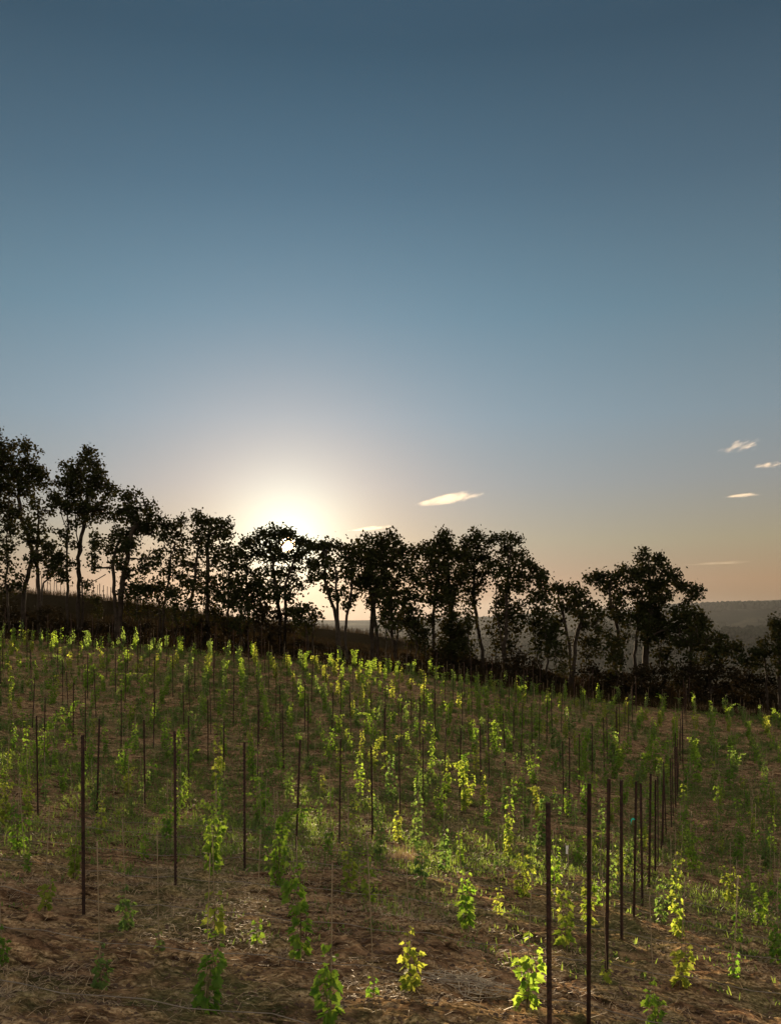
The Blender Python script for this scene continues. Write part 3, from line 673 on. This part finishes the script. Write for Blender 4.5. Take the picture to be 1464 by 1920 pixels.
def vine_variant(kind, h, seed, lowres=False, big=1.0):
    """returns (stake_mb, stem_mb, foliage V,F), heights in metres"""
    rs = np.random.default_rng(seed)
    shoots = []
    def shoot(n, h_, lean, arch=0, x0=0, z0=0.0):
        p = np.array([x0, 0, z0]); pts = [p.copy()]; az = rs.random() * 6.28
        m = 12
        for q in range(m):
            t = (q + 1) / m
            dxy = np.array([math.cos(az), math.sin(az)]) * lean * h_ / m
            step = np.array([dxy[0], dxy[1], h_ / m])
            if arch and t > .55:
                a = (t - .55) / .45 * arch
                step = np.array([math.cos(az) * math.sin(a), math.sin(az) * math.sin(a) * .5, math.cos(a)]) * h_ / m * 1.1
            p = p + step + rs.normal(size=3) * .012 * h_
            pts.append(p.copy())
        return np.array(pts)
    if kind == 'column': shoots = [shoot(1, h, .05)] + [shoot(1, h * rs.uniform(.45, .8), .12) for _ in range(1)]
    elif kind == 'sparse': shoots = [shoot(1, h, .06)]
    elif kind == 'arch': shoots = [shoot(1, h * 1.15, .08, 1.9), shoot(1, h * 1.05, .06, 1.6), shoot(1, h * .7, .2), shoot(1, h * .5, .3)]
    elif kind == 'bush': shoots = [shoot(1, h * rs.uniform(.55, 1), rs.uniform(.05, .25)) for _ in range(4)]
    V = []; Fc = []; cnt = 0
    stem = MB()
    dens = {'column': 44, 'sparse': 30, 'arch': 42, 'bush': 34}[kind]
    for s_ in shoots:
        stem.tube(s_, np.linspace(.0065, .002, len(s_)), 5, cap=False)
        ln = np.linalg.norm(np.diff(s_, axis=0), axis=1).sum()
        nl = int(dens * ln * (1.15 if kind != 'bush' else 1.0)) + 4
        for q in range(nl):
            t = rs.uniform(.10, 1.0); f = t * (len(s_) - 1); a = int(min(f, len(s_) - 2))
            p = s_[a] + (s_[a + 1] - s_[a]) * (f - a)
            d = np.array([rs.normal(), rs.normal(), .15])
            pet = .035 + .03 * rs.random()
            dn = d / np.linalg.norm(d)
            sz = (.046 + .034 * rs.random()) * big * (1.0 if t < .8 else .65)
            if lowres: sz *= 1.32
            cnt = put_leaf(V, Fc, cnt, p + dn * pet, d, sz, rs, lowres)
    Vv = np.concatenate(V)
    groups = {}
    for f in Fc:
        if len(f): groups.setdefault(f.shape[1], []).append(f)
    Fs = [np.concatenate(v) for v in groups.values()]
    return stem, Vv, Fs
def stake_mb(h, seed):
    rs = np.random.default_rng(seed); b = MB()
    lean = rs.normal(size=2) * .03
    pts = np.array([[lean[0] * z + .012, lean[1] * z, z] for z in np.linspace(-.1, h, 6)])
    b.tube(pts, .0042, 6); return b

VAR = []   # (kind, height, stake mesh, stem mesh, foliage V, Fs)
specs = [('column', .62), ('column', .78), ('column', .95), ('column', 1.1), ('sparse', .45), ('sparse', .6), ('sparse', .8), ('column', .7), ('arch', 1.0), ('arch', 1.2),
         ('bush', .8), ('bush', 1.05), ('column', 1.25), ('sparse', 1.0)]
specs_all = [(k_, h_, 1.0) for k_, h_ in specs] + [(k_, h_, 1.32) for k_, h_ in specs]
for s_, (kd, h_, bg_) in enumerate(specs_all):
    stem, Vv, Fs = vine_variant(kd, h_, 500 + s_, False, bg_)
    st = stake_mb(max(1.15, h_ + .15), 600 + s_)
    fm = {}
    VAR.append(dict(kind=kd, h=h_, stake=st.mesh('stake', M_cane, True), stem=stem.mesh('stem', M_stem, True), V=Vv, F=Fs, fm=fm))
def foliage_mesh(v, colr):
    if colr not in v['fm']:
        v['fm'][colr] = make_mesh('foliage', v['V'], [(f, 0) for f in v['F']], [M_leaf[colr]])
    return v['fm'][colr]
HWORD = {'column': ('short', 'upright', 'tall'), 'sparse': ('small sparse', 'thin sparse', 'tall sparse'), 'arch': ('arching', 'arching', 'long arching'), 'bush': ('bushy', 'bushy', 'big bushy')}
CW = {'green': 'green', 'yellow': 'yellow-green', 'dull': 'dull green'}

slots = {}
vines = []  # dicts: x,y,var,scale,col,rz,k,i
def add_vine(x, y, vi, scale, colr, rz, slot=None):
    a, b = unlat(x, y)
    k = int(round(a)); i_ = int(round(b * PER))
    tries = [(k, i_)] + [(k + dk, i_ + di) for dk, di in ((0, 1), (0, -1), (1, 0), (-1, 0), (1, 1), (-1, -1), (0, 2), (0, -2), (2, 0))]
    for t in tries:
        if t not in slots: k, i_ = t; break
    else: return
    slots[(k, i_)] = 1
    vines.append(dict(x=x, y=y, v=vi, s=scale, c=colr, rz=rz, k=k, i=i_))
def pick(kind, h, near=False):
    c = [(abs(math.log(v['h'] / h)) + (0 if v['kind'] == kind else 5), n) for n, v in enumerate(VAR) if (n >= len(specs)) == near]
    return min(c)[1]
HAND = [ # base x, base y, top y, kind, colour   (pixels of the photograph, put on the ground below)
 (385,1900,1748,'column','green'),(186,1862,1768,'column','dull'),(622,1925,1778,'column','green'),(2,1812,1735,'column','green'),(562,1806,1610,'column','green'),
 (405,1765,1668,'sparse','yellow'),(236,1745,1660,'column','dull'),(85,1712,1638,'column','yellow'),(768,1858,1740,'column','yellow'),(988,1895,1755,'column','green'),
 (870,1745,1625,'column','green'),(934,1722,1665,'column','yellow'),(300,1792,1750,'sparse','dull'),(480,1778,1722,'sparse','green'),(700,1885,1835,'sparse','green'),(1138,1850,1800,'sparse','yellow'),(1375,1838,1786,'sparse','green'),(1226,1935,1835,'column','green'),(1270,1765,1632,'column','yellow'),(1276,1855,1755,'column','yellow'),
 (1420,1742,1638,'column','green'),(1458,1812,1725,'bush','green'),(1062,1785,1668,'column','yellow'),(1108,1745,1640,'column','yellow'),(978,1690,1580,'bush','yellow'),
 (952,1612,1528,'column','yellow'),(862,1625,1562,'arch','green'),(790,1672,1560,'column','dull'),(650,1685,1578,'column','yellow'),(690,1695,1600,'column','yellow'),
 (656,1590,1495,'sparse','yellow'),(1162,1655,1588,'sparse','yellow'),(520,1668,1495,'arch','green'),(398,1650,1482,'bush','green'),(190,1566,1498,'column','yellow'),
 (32,1600,1490,'bush','green'),(270,1612,1550,'column','green'),(748,1582,1520,'column','yellow'),(872,1528,1410,'arch','yellow'),(404,1482,1350,'column','yellow'),
 (1066,1535,1478,'column','green'),(1008,1542,1463,'arch','yellow'),(1302,1640,1528,'bush','green'),(1308,1475,1388,'column','green'),(1366,1482,1395,'column','green'),
 (1382,1625,1492,'column','green'),(1430,1500,1440,'column','green'),(1450,1610,1520,'column','green'),(240,1490,1432,'arch','yellow'),(905,1510,1448,'column','yellow'),
 (10,1480,1425,'bush','green'),(1110,1610,1560,'arch','yellow'),(60,1500,1440,'sparse','yellow'),(600,1545,1495,'column','dull'),(1040,1720,1660,'sparse','yellow'),
 (50,1642,1590,'bush','green'),(1195,1500,1420,'bush','dull'),(330,1440,1345,'arch','green'),(85,1430,1330,'arch','green'),(1392,1690,1610,'sparse','green'),
 (475,1460,1380,'bush','green'),(615,1430,1360,'bush','green'),(700,1450,1376,'arch','yellow'),(1232,1450,1380,'arch','green'),(1090,1440,1370,'bush','green'),(1150,1430,1360,'bush','dull')]
for (bx, by, ty, kd, cl_) in HAND:
    x, y = unproject(bx, by)
    hh = (by - ty) / 1708 * y
    vi = pick(kd, hh, y < 11.5); add_vine(x, y, vi, min(1.5, max(.5, hh / VAR[vi]['h'])), cl_, random.uniform(0, 6.28))
hand_n = len(vines)
hx = np.array([(v['x'], v['y']) for v in vines])
for k in range(3, 31):
    for i_ in range(-14, 60):
        p = lat(k, (i_ + .5) / PER) + rng.normal(size=2) * np.array([.065, .07])
        x, y = p
        if not in_view(x, y, .015) or y > 57.5 or y < 10.5: continue
        if rng.random() < (.10 if y < 20 else .02): continue
        if np.min(np.hypot(hx[:, 0] - x, hx[:, 1] - y)) < (.55 if y < 22 else .4): continue
        r_ = rng.random()
        patch = vnoise(np.array([x / 7.0]), np.array([y / 7.0]), 77)[0]
        kd = 'column' if r_ < .42 else 'sparse' if r_ < .66 else 'arch' if r_ < .86 else 'bush'
        if y > 25: kd = 'column' if r_ < .40 else 'sparse' if r_ < .5 else 'arch' if r_ < .75 else 'bush'
        hh = rng.uniform(.5, 1.2) if y > 20 else rng.uniform(.45, .95)
        vi = pick(kd, hh); cq = rng.random() + patch * .8
        cl_ = 'yellow' if cq > (.62 if (x > -2 and y < 34) else .80) else 'green' if cq > .32 else 'dull'
        if slots.get((k, i_)): continue
        slots[(k, i_)] = 1
        vines.append(dict(x=x, y=y, v=vi, s=rng.uniform(.85, 1.15) * hh / VAR[vi]['h'], c=cl_, rz=rng.random() * 6.28, k=k, i=i_))
vines.sort(key=lambda v: v['y'])
def vine_label(v):
    var = VAR[v['v']]; hh = var['h'] * v['s']
    hw = HWORD[var['kind']][0 if hh < .6 else 1 if hh < .95 else 2]
    i_ = v['i']
    # lines stand at i = -6, 0, 6, 12 ...; vines sit half way
    if i_ < 0: rel = '%s right of rightmost post line' % NTH[min(11, -i_ - 1)]
    else:
        c_ = i_ // PER; q = i_ % PER
        rel = '%s left of %s%s' % (NTH[q], LINE[min(c_, 7)], '' if c_ == 0 else ' from right')
    return '%s %s vine, %s, %s' % (hw, CW[v['c']], rowword(v['k']), rel)
ONE = 296
TIES = {3: 1}
for n_, v in enumerate(vines[:ONE]):
    var = VAR[v['v']]; z = hz(v['x'], v['y'])
    root = empty('grapevine', (v['x'], v['y'], z), v['rz'], v['s'])
    tag(root, vine_label(v), 'grapevine', 'young grapevines planted in rows')
    st = obj('stake', var['stake'], root); st.scale = (1 / v['s'],) * 3
    obj('stem', var['stem'], root)
    obj('foliage', foliage_mesh(var, v['c']), root)
# the rest, far up the field, as one mass
low = {}
for c_ in ('green', 'yellow', 'dull'): low[c_] = [[], [], 0]
LOWV = [vine_variant(kd, h_, 900 + s_, True) for s_, (kd, h_) in enumerate(specs)]
fb = MB(); sb = MB()
cols = ['green', 'yellow', 'dull']
for v in vines[ONE:]:
    stem, Vv, Fs = LOWV[v['v'] % len(specs)]
    z = hz(v['x'], v['y']); c, s = math.cos(v['rz']), math.sin(v['rz'])
    Q = Vv * v['s']; Q = np.stack([Q[:, 0] * c - Q[:, 1] * s, Q[:, 0] * s + Q[:, 1] * c, Q[:, 2]], 1) + np.array([v['x'], v['y'], z])
    fb.add(Q, Fs[0], cols.index(v['c']))
    hh = 1.15
    fb.tube(np.array([[v['x'], v['y'], z - .05], [v['x'] + .02, v['y'], z + hh]]), .006, 4, m=3)
tag(obj('distant_grapevines', fb.mesh('distant_grapevines', [M_leaf[c] for c in cols] + [M_cane])),
    'far rows of young grapevines merging below the tree line', 'grapevines', None, 'stuff')

# ------------------------------------------------------------------ drip lines along the near rows
def drip(k, b0, b1, zoff=.16):
    n = 60; pts = []
    rs = np.random.default_rng(900 + k)
    for t in np.linspace(b0, b1, n):
        p = lat(k, t); ph = (t * PER) % 1
        pts.append([p[0], p[1] + .05, hz(p[0], p[1]) + zoff - .05 * math.sin(math.pi * ph)])
    pts = np.array(pts); b = MB(); b.tube(pts, .004, 6); return b
for k in range(0, 7):
    b0 = -1.2; b1 = 1.9
    o = obj('drip_line', drip(k, b0, b1).mesh('drip_line', M_line, True))
    tag(o, 'thin brown irrigation hose strung low along the %s of vines' % rowword(k), 'hose', 'irrigation hoses along the near rows')

# ------------------------------------------------------------------ litter, weeds, tall grass
def blades(x, y, z, ln, wd, pitch, rs, bend=.3):
    n = len(x); az = rs.random(n) * 6.283
    d = np.stack([np.cos(az) * np.cos(pitch), np.sin(az) * np.cos(pitch), np.sin(pitch)], 1)
    sd = np.stack([-np.sin(az), np.cos(az), np.zeros(n)], 1)
    dn = np.stack([np.zeros(n), np.zeros(n), -np.ones(n)], 1)
    p0 = np.stack([x, y, z], 1); p1 = p0 + d * ln[:, None] * .55
    p2 = p1 + (d + dn * bend * np.cos(pitch)[:, None]) * ln[:, None] * .45
    w = wd[:, None] * sd
    V = np.stack([p0 - w, p0 + w, p1 + w * .8, p1 - w * .8, p2 + w * .15, p2 - w * .15], 1).reshape(-1, 3)
    b = np.arange(n)[:, None] * 6
    Fq = np.concatenate([b + np.array([0, 1, 2, 3]), b + np.array([3, 2, 4, 5])])
    return V, Fq
def scatter(n, dmin, dmax, rs, power=1.0, side=.47):
    D = dmin * (dmax / dmin) ** (rs.random(n) ** power); u = rs.uniform(-side, side, n)
    return u * D, D
rs = np.random.default_rng(31)
x, y = scatter(150000, 4.6, 48, rs)
dn_ = fbm(x, y, 1.6, 3, 71); keep = rs.random(len(x)) < np.clip(.28 + dn_ * 1.5, .03, 1); x = x[keep]; y = y[keep]
z = height(x, y) + tillage(x, y) + .015
s_ = 1 + y / 30
V, Fq = blades(x, y, z, rs.uniform(.03, .13, len(x)) * s_, rs.uniform(.0012, .0032, len(x)) * s_, rs.uniform(-.05, .5, len(x)), rs, .5)
b = MB(); b.add(V, Fq)
tag(obj('straw_litter', b.mesh('straw_litter', M_straw)), 'dry straw and mown grass scattered on the soil', 'straw', None, 'stuff')
# low green weeds
rs = np.random.default_rng(32)
cxs, cys = scatter(13000, 9, 57, rs, .5)
ok = vnoise(cxs / 3.0, cys / 3.0, 91) + .25 * rs.normal(size=len(cxs)) > (-.12 + .22 * (cys < 16)); cxs = cxs[ok]; cys = cys[ok]
rep = 22; x = np.repeat(cxs, rep) + rs.normal(size=len(cxs) * rep) * .11; y = np.repeat(cys, rep) + rs.normal(size=len(cxs) * rep) * .11
z = height(x, y) + rs.uniform(-.03, .12, len(x)) * (y > 14); V, Fq = blades(x, y, z, rs.uniform(.03, .11, len(x)) * (1 + y / 45), rs.uniform(.004, .009, len(x)) * (1 + y / 40), rs.uniform(.1, 1.4, len(x)), rs, .9)
b = MB(); b.add(V, Fq)
tag(obj('weeds', b.mesh('weeds', M_weed)), 'low green weeds sprouting between the vine rows', 'weeds', None, 'stuff')
# tall grass at the field edge and on the slope behind
rs = np.random.default_rng(33)
n = 60000
u = rs.uniform(-.47, .47, n); D = 56 + 26 * rs.random(n) ** 1.6; x = u * D; y = D
z = height(x, y); V, Fq = blades(x, y, z, rs.uniform(.2, .8, n) * (.5 + .5 * (u > 0)), rs.uniform(.006, .014, n), rs.uniform(.9, 1.5, n), rs, .6)
b = MB(); b.add(V, Fq)
n = 9000; u = rs.uniform(-.47, .1, n); D = rs.uniform(100, 118, n); x = u * D; y = D
z = height(x, y); V, Fq = blades(x, y, z, rs.uniform(.3, 1.0, n), rs.uniform(.012, .022, n), rs.uniform(.9, 1.5, n), rs, .6); b.add(V, Fq)
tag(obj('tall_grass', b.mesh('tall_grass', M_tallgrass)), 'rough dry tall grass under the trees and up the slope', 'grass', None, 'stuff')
# pale mown strip at the far right corner of the field
rs = np.random.default_rng(35); n = 9000
u = rs.uniform(.325, .47, n); D = 56.6 + 1.6 * rs.random(n) + 1.2 * vnoise(u * 60, u, 5); x = u * D; z = height(x, D)
V, Fq = blades(x, D, z, rs.uniform(.12, .40, n), rs.uniform(.006, .012, n), rs.uniform(.2, 1.3, n), rs, .8)
b = MB(); b.add(V, Fq)
tag(obj('grass_strip', b.mesh('grass_strip', M_straw)), 'pale dry grass strip edging the field at the far right', 'grass', None, 'stuff')
# low brush filling in under the trees
rs = np.random.default_rng(36); n = 90000
xi = rs.uniform(-40, 1500, n); D = rs.uniform(58, 74, n); x = (xi - 732) / 1708 * D
prof = .10 + .55 * sstep(700, 1000, xi) + 1.5 * vnoise(xi / 38, D / 5, 81) * (.3 + .7 * sstep(650, 900, xi)) + .6 * vnoise(xi / 14, D / 3, 82)
prof = np.where((xi > 560) & (xi < 730), np.minimum(prof, .35), prof); prof = np.maximum(.05, prof) * (1 - .55 * sstep(1040, 1060, xi) * (1 - sstep(1110, 1130, xi)))
z = height(x, D) + prof * rs.random(n) ** 1.3
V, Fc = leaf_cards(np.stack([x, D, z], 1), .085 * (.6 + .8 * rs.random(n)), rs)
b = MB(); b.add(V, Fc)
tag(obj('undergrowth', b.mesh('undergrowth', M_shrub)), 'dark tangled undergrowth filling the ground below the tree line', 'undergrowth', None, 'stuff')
# pebbles / clods
def clods(n, seed):
    rs = np.random.default_rng(seed); b = MB(); x, y = scatter(n, 4.8, 26, rs)
    z = height(x, y) + tillage(x, y)
    base = np.array([(1, 0, 0), (-1, 0, 0), (0, 1, 0), (0, -1, 0), (0, 0, 1), (0, 0, -1)], float)
    fc = np.array([(0, 2, 4), (2, 1, 4), (1, 3, 4), (3, 0, 4), (2, 0, 5), (1, 2, 5), (3, 1, 5), (0, 3, 5)])
    s = rs.uniform(.006, .034, n) * rs.uniform(.6, 1.3, n)
    V = base[None] * s[:, None, None] * rs.uniform(.6, 1.4, (n, 6, 1)); V[:, :, 2] *= .7
    a = rs.random(n) * 6.28; c, q = np.cos(a)[:, None], np.sin(a)[:, None]
    V = np.stack([V[:, :, 0] * c - V[:, :, 1] * q, V[:, :, 0] * q + V[:, :, 1] * c, V[:, :, 2]], -1) + np.stack([x, y, z], 1)[:, None, :]
    b.add(V.reshape(-1, 3), (np.arange(n)[:, None, None] * 6 + fc[None]).reshape(-1, 3)); return b
M_clod = simple('soil clod', (.04, .024, .016), (.13, .085, .055), 9)
tag(obj('soil_clods', clods(26000, 44).mesh('soil_clods', M_clod)), 'small dark clods and stones lying on the soil', 'clods', None, 'stuff')

# heap of dead prunings, dry tuft, ribbon, white sleeve
def heap(cx0, cy0, n, rx, ry, h, seed, name, label, cat, m, r=.004, ln=(.2, .5)):
    rs = np.random.default_rng(seed); b = MB(); z0 = hz(cx0, cy0)
    for _ in range(n):
        a = rs.random() * 6.28; q = rs.random() ** .6
        p = np.array([math.cos(a) * rx * q, math.sin(a) * ry * q, rs.random() * h * (1 - q)])
        d = rs.normal(size=3) * np.array([1, 1, .25]); d /= np.linalg.norm(d); l_ = rs.uniform(*ln); bow = rs.normal(size=3) * .12 * l_
        pts = np.array([p + d * l_ * (t - .5) + bow * (1 - (2 * t - 1) ** 2) for t in np.linspace(0, 1, 6)]); pts[:, 2] = np.maximum(pts[:, 2], .005)
        gx = pts[:, 0] + cx0; gy = pts[:, 1] + cy0; pts[:, 2] += height(gx, gy) - z0
        b.tube(pts, r * rs.uniform(.5, 1.1), 4)
    o = obj(name, b.mesh(name, m, True), None, (cx0, cy0, z0)); tag(o, label, cat); return o
x, y = unproject(872, 1848)
heap(x, y, 90, .34, .30, .10, 3, 'dead_twig_heap', 'pale tangled heap of dead prunings on the dark foreground soil', 'twigs', M_twig, .0035)
x, y = unproject(752, 1622)
r3 = np.random.default_rng(5); n = 900
bx_ = r3.normal(size=n) * .17; by_ = r3.normal(size=n) * .10
V, Fq = blades(bx_, by_, np.zeros(n), r3.uniform(.15, .42, n), r3.uniform(.0015, .003, n), r3.uniform(.5, 1.45, n), r3, .9)
b = MB(); b.add(V, Fq)
tag(obj('dry_grass_tuft', b.mesh('dry_grass_tuft', M_straw), None, (x, y, hz(x, y))), 'pale pinkish dry grass tuft in the sunlit gap between vines', 'grass tuft')
x, y = unproject(1200, 1712)
b = MB(); zz = hz(x, y)
c0 = lat(4, 0); 
for q in range(2):
    pts = np.array([[.0, -.012, 0], [-.03, -.02, .01], [-.05, -.015, -.02 - .03 * q], [-.045, -.01, -.07]])
    ww = np.array([0, .012, 0]); 
    Vr = np.concatenate([pts + [0, 0, .012], pts - [0, 0, .012]]); Vr2 = Vr + [0, .002, 0]
    b.add(Vr + [0, -.004 * q, 0], [[0, 1, 5, 4], [1, 2, 6, 5], [2, 3, 7, 6]])
    b.add(Vr2 + [0, -.004 * q, 0], [[4, 5, 1, 0], [5, 6, 2, 1], [6, 7, 3, 2]])
b.tube(np.array([[.02 * math.cos(a), .02 * math.sin(a), 0] for a in np.linspace(0, 6.28, 12)]), .004, 4)
pz = hz(*c0)
tag(obj('ribbon', b.mesh('ribbon', M_teal), None, (c0[0], c0[1], pz + 1.42)), 'teal plastic ribbon tied on a steel post', 'ribbon')
x, y = unproject(1063, 1615)
b = MB()
th_ = np.linspace(0, 2 * math.pi, 12, endpoint=False)
for z0_, z1_, ra, rb in ((0, .16, .028, .032),):
    Vo = np.array([[ra * math.cos(t), ra * math.sin(t), z0_] for t in th_] + [[rb * math.cos(t), rb * math.sin(t), z1_ + .01 * math.sin(3 * t)] for t in th_])
    Vi = Vo * np.array([.9, .9, 1])
    q4 = [[j, (j + 1) % 12, 12 + (j + 1) % 12, 12 + j] for j in range(12)]
    b.add(Vo, q4); b.add(Vi, [f[::-1] for f in q4])
tag(obj('vine_sleeve', b.mesh('vine_sleeve', M_white, True), None, (x, y, hz(x, y) + .15)), 'small white plastic sleeve standing among the sunlit vines', 'plant sleeve')

# stakes on the crest at the left, seen against the sky
cm = MB(); cm.box((0, 0, .95), (.03, .03, 1.0)); cm.box((0, 0, 1.96), (.022, .022, .012)); cme = cm.mesh('crest_post', M_rust)
r4 = np.random.default_rng(8)
for xi in list(range(66, 132, 6)) + list(range(160, 260, 7)) + list(range(262, 400, 12)):
    D = 109 + r4.uniform(-3, 2); x = (xi + r4.uniform(-2, 2) - 732) / 1708 * D
    o = obj('crest_post', cme, None, (x, D, hz(x, D) - r4.uniform(0, .5))); o.rotation_euler = (0, r4.normal() * .03, r4.random())
    tag(o, 'tiny distant post on the grassy crest behind the left trees', 'post', 'posts on the far crest')

# ------------------------------------------------------------------ distant woods
def woods(n, seed):
    rs = np.random.default_rng(seed); b = MB()
    t = (1 + 5 ** .5) / 2
    ico = np.array([(-1, t, 0), (1, t, 0), (-1, -t, 0), (1, -t, 0), (0, -1, t), (0, 1, t), (0, -1, -t), (0, 1, -t), (t, 0, -1), (t, 0, 1), (-t, 0, -1), (-t, 0, 1)]) / 1.9
    fc = np.array([(0, 11, 5), (0, 5, 1), (0, 1, 7), (0, 7, 10), (0, 10, 11), (1, 5, 9), (5, 11, 4), (11, 10, 2), (10, 7, 6), (7, 1, 8), (3, 9, 4), (3, 4, 2), (3, 2, 6), (3, 6, 8), (3, 8, 9), (4, 9, 5), (2, 4, 11), (6, 2, 10), (8, 6, 7), (9, 8, 1)])
    u = rs.uniform(.02, .47, n * 4); D = rs.choice([1150, 1500, 1700, 2400, 3050], n * 4, p=[.14, .16, .16, .14, .40]) * rs.uniform(.93, 1.07, n * 4)
    x = u * D; y = D; m = vnoise(x / 140, y / 140, 61) + .4 * vnoise(x / 45, y / 45, 63) > np.where(D > 2800, -.05, .08); x = x[m][:n]; y = y[m][:n]
    z = height(x, y); s = rs.uniform(4, 9, len(x)) * (1 + .6 * (y > 2600)) * np.where(y > 2600, 1.0, 1.0)
    V = ico[None] * s[:, None, None] * rs.uniform(.75, 1.3, (len(x), 12, 1)) * np.array([1.0, 1.0, 1.15]); V = V + np.stack([x, y, z + s * .8], 1)[:, None]
    b.add(V.reshape(-1, 3), (np.arange(len(x))[:, None, None] * 12 + fc[None]).reshape(-1, 3)); return b
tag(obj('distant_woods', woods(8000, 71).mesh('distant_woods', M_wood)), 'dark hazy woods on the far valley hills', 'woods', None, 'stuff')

# ------------------------------------------------------------------ clouds: thin wisps of vapour high beyond the hills
def cloud(xi, yi, lpx, hpx, tilt, label, dens, D=14000, seed=0, wisp=0.0):
    c = Vector(((xi - 732) / 1708 * D, D, EYE - (yi - HZ) / 1708 * D))
    lx = lpx / 1708 * D / 2; lz = hpx / 1708 * D / 2; ly = lz * 3
    rs = np.random.default_rng(seed)
    nu, nv = 48, 16; V = []
    for a in range(nv + 1):
        ph = math.pi * a / nv
        for q in range(nu):
            t = 2 * math.pi * q / nu
            x = math.cos(t) * math.sin(ph); yy = math.sin(t) * math.sin(ph); zz = math.cos(ph)
            taper = .55 + .45 * x if True else 1
            V.append((x * lx, yy * ly, zz * lz * taper))
    V = np.array(V)
    Fq = []
    for a in range(nv):
        for q in range(nu): Fq.append((a * nu + q, (a + 1) * nu + q, (a + 1) * nu + (q + 1) % nu, a * nu + (q + 1) % nu))
    b = NB('cloud vapour %d' % seed)
    tcn = b.n('ShaderNodeTexCoord'); mp = b.n('ShaderNodeMapping'); mp.inputs['Location'].default_value = (seed * 3.1, 0, 0)
    mp.inputs['Scale'].default_value = ((3.0 + wisp * 25) / lx, 1.2 / ly, (1.6 + wisp * 12) / lz); b.l(tcn.outputs['Object'], mp.inputs[0])
    nz = b.noise(mp.outputs[0], 1.0, 5, .62)
    m2 = b.n('ShaderNodeMapping'); m2.inputs['Scale'].default_value = (1 / lx, 1 / ly, 1 / lz); b.l(tcn.outputs['Object'], m2.inputs[0])
    ln = b.n('ShaderNodeVectorMath', operation='LENGTH'); b.l(m2.outputs[0], ln.inputs[0])
    fall = b.math('SUBTRACT', 1.0, b.math('POWER', ln.outputs['Value'], 1.5), True)
    dd = b.math('MULTIPLY', b.math('SUBTRACT', b.math('MULTIPLY', fall, 1.25), b.math('MULTIPLY', b.math('SUBTRACT', .72 + wisp * .6, nz), 2.2 + wisp * 10), True), 1.5)
    vol = b.n('ShaderNodeVolumePrincipled'); vol.inputs['Color'].default_value = (1, .92, .83, 1); vol.inputs['Anisotropy'].default_value = .35
    b.l(b.math('MULTIPLY', dd, dens / ly), vol.inputs['Density']); b.l(vol.outputs[0], b.out.inputs['Volume'])
    me_ = make_mesh('cloud', V, [(np.array(Fq), 0)], [b.m], True)
    o = obj('cloud', me_, None, c); o.rotation_euler = (0, -tilt, 0)
    tag(o, label, 'cloud', 'clouds low in the sky'); return o
cloud(838, 936, 160, 30, math.radians(11), 'brightest lens-shaped peach cloud right of the sun', .6, seed=1)
cloud(690, 991, 110, 12, math.radians(6), 'faint streak of cloud just above the trees beside the sun', .6, seed=2)
cloud(1388, 836, 120, 40, math.radians(8), 'feathery white cloud high at the right', .55, seed=3, wisp=.11)
cloud(1390, 929, 95, 11, math.radians(5), 'thin straight streak of cloud at the right below the feathery one', .4, seed=4)
cloud(1345, 1056, 190, 9, math.radians(3), 'long faint streak of cloud low over the far hills', .06, seed=5)
cloud(1440, 872, 90, 20, math.radians(4), 'small pale wisp of cloud touching the right edge', .45, seed=6, wisp=.08)

# ------------------------------------------------------------------ haze
hb = MB(); zt = 72.0; zb = float(Z.min()) - 1.0
hb.box((0, 0, (zt + zb) / 2), (7100, 7100, (zt - zb) / 2))
h = NB('valley haze'); hv = h.n('ShaderNodeVolumePrincipled'); hv.inputs['Color'].default_value = (.17, .185, .21, 1)
hv.inputs['Density'].default_value = .00006; hv.inputs['Anisotropy'].default_value = .55
h.l(hv.outputs[0], h.out.inputs['Volume'])
tag(obj('haze', hb.mesh('haze', h.m)), kind='stuff')
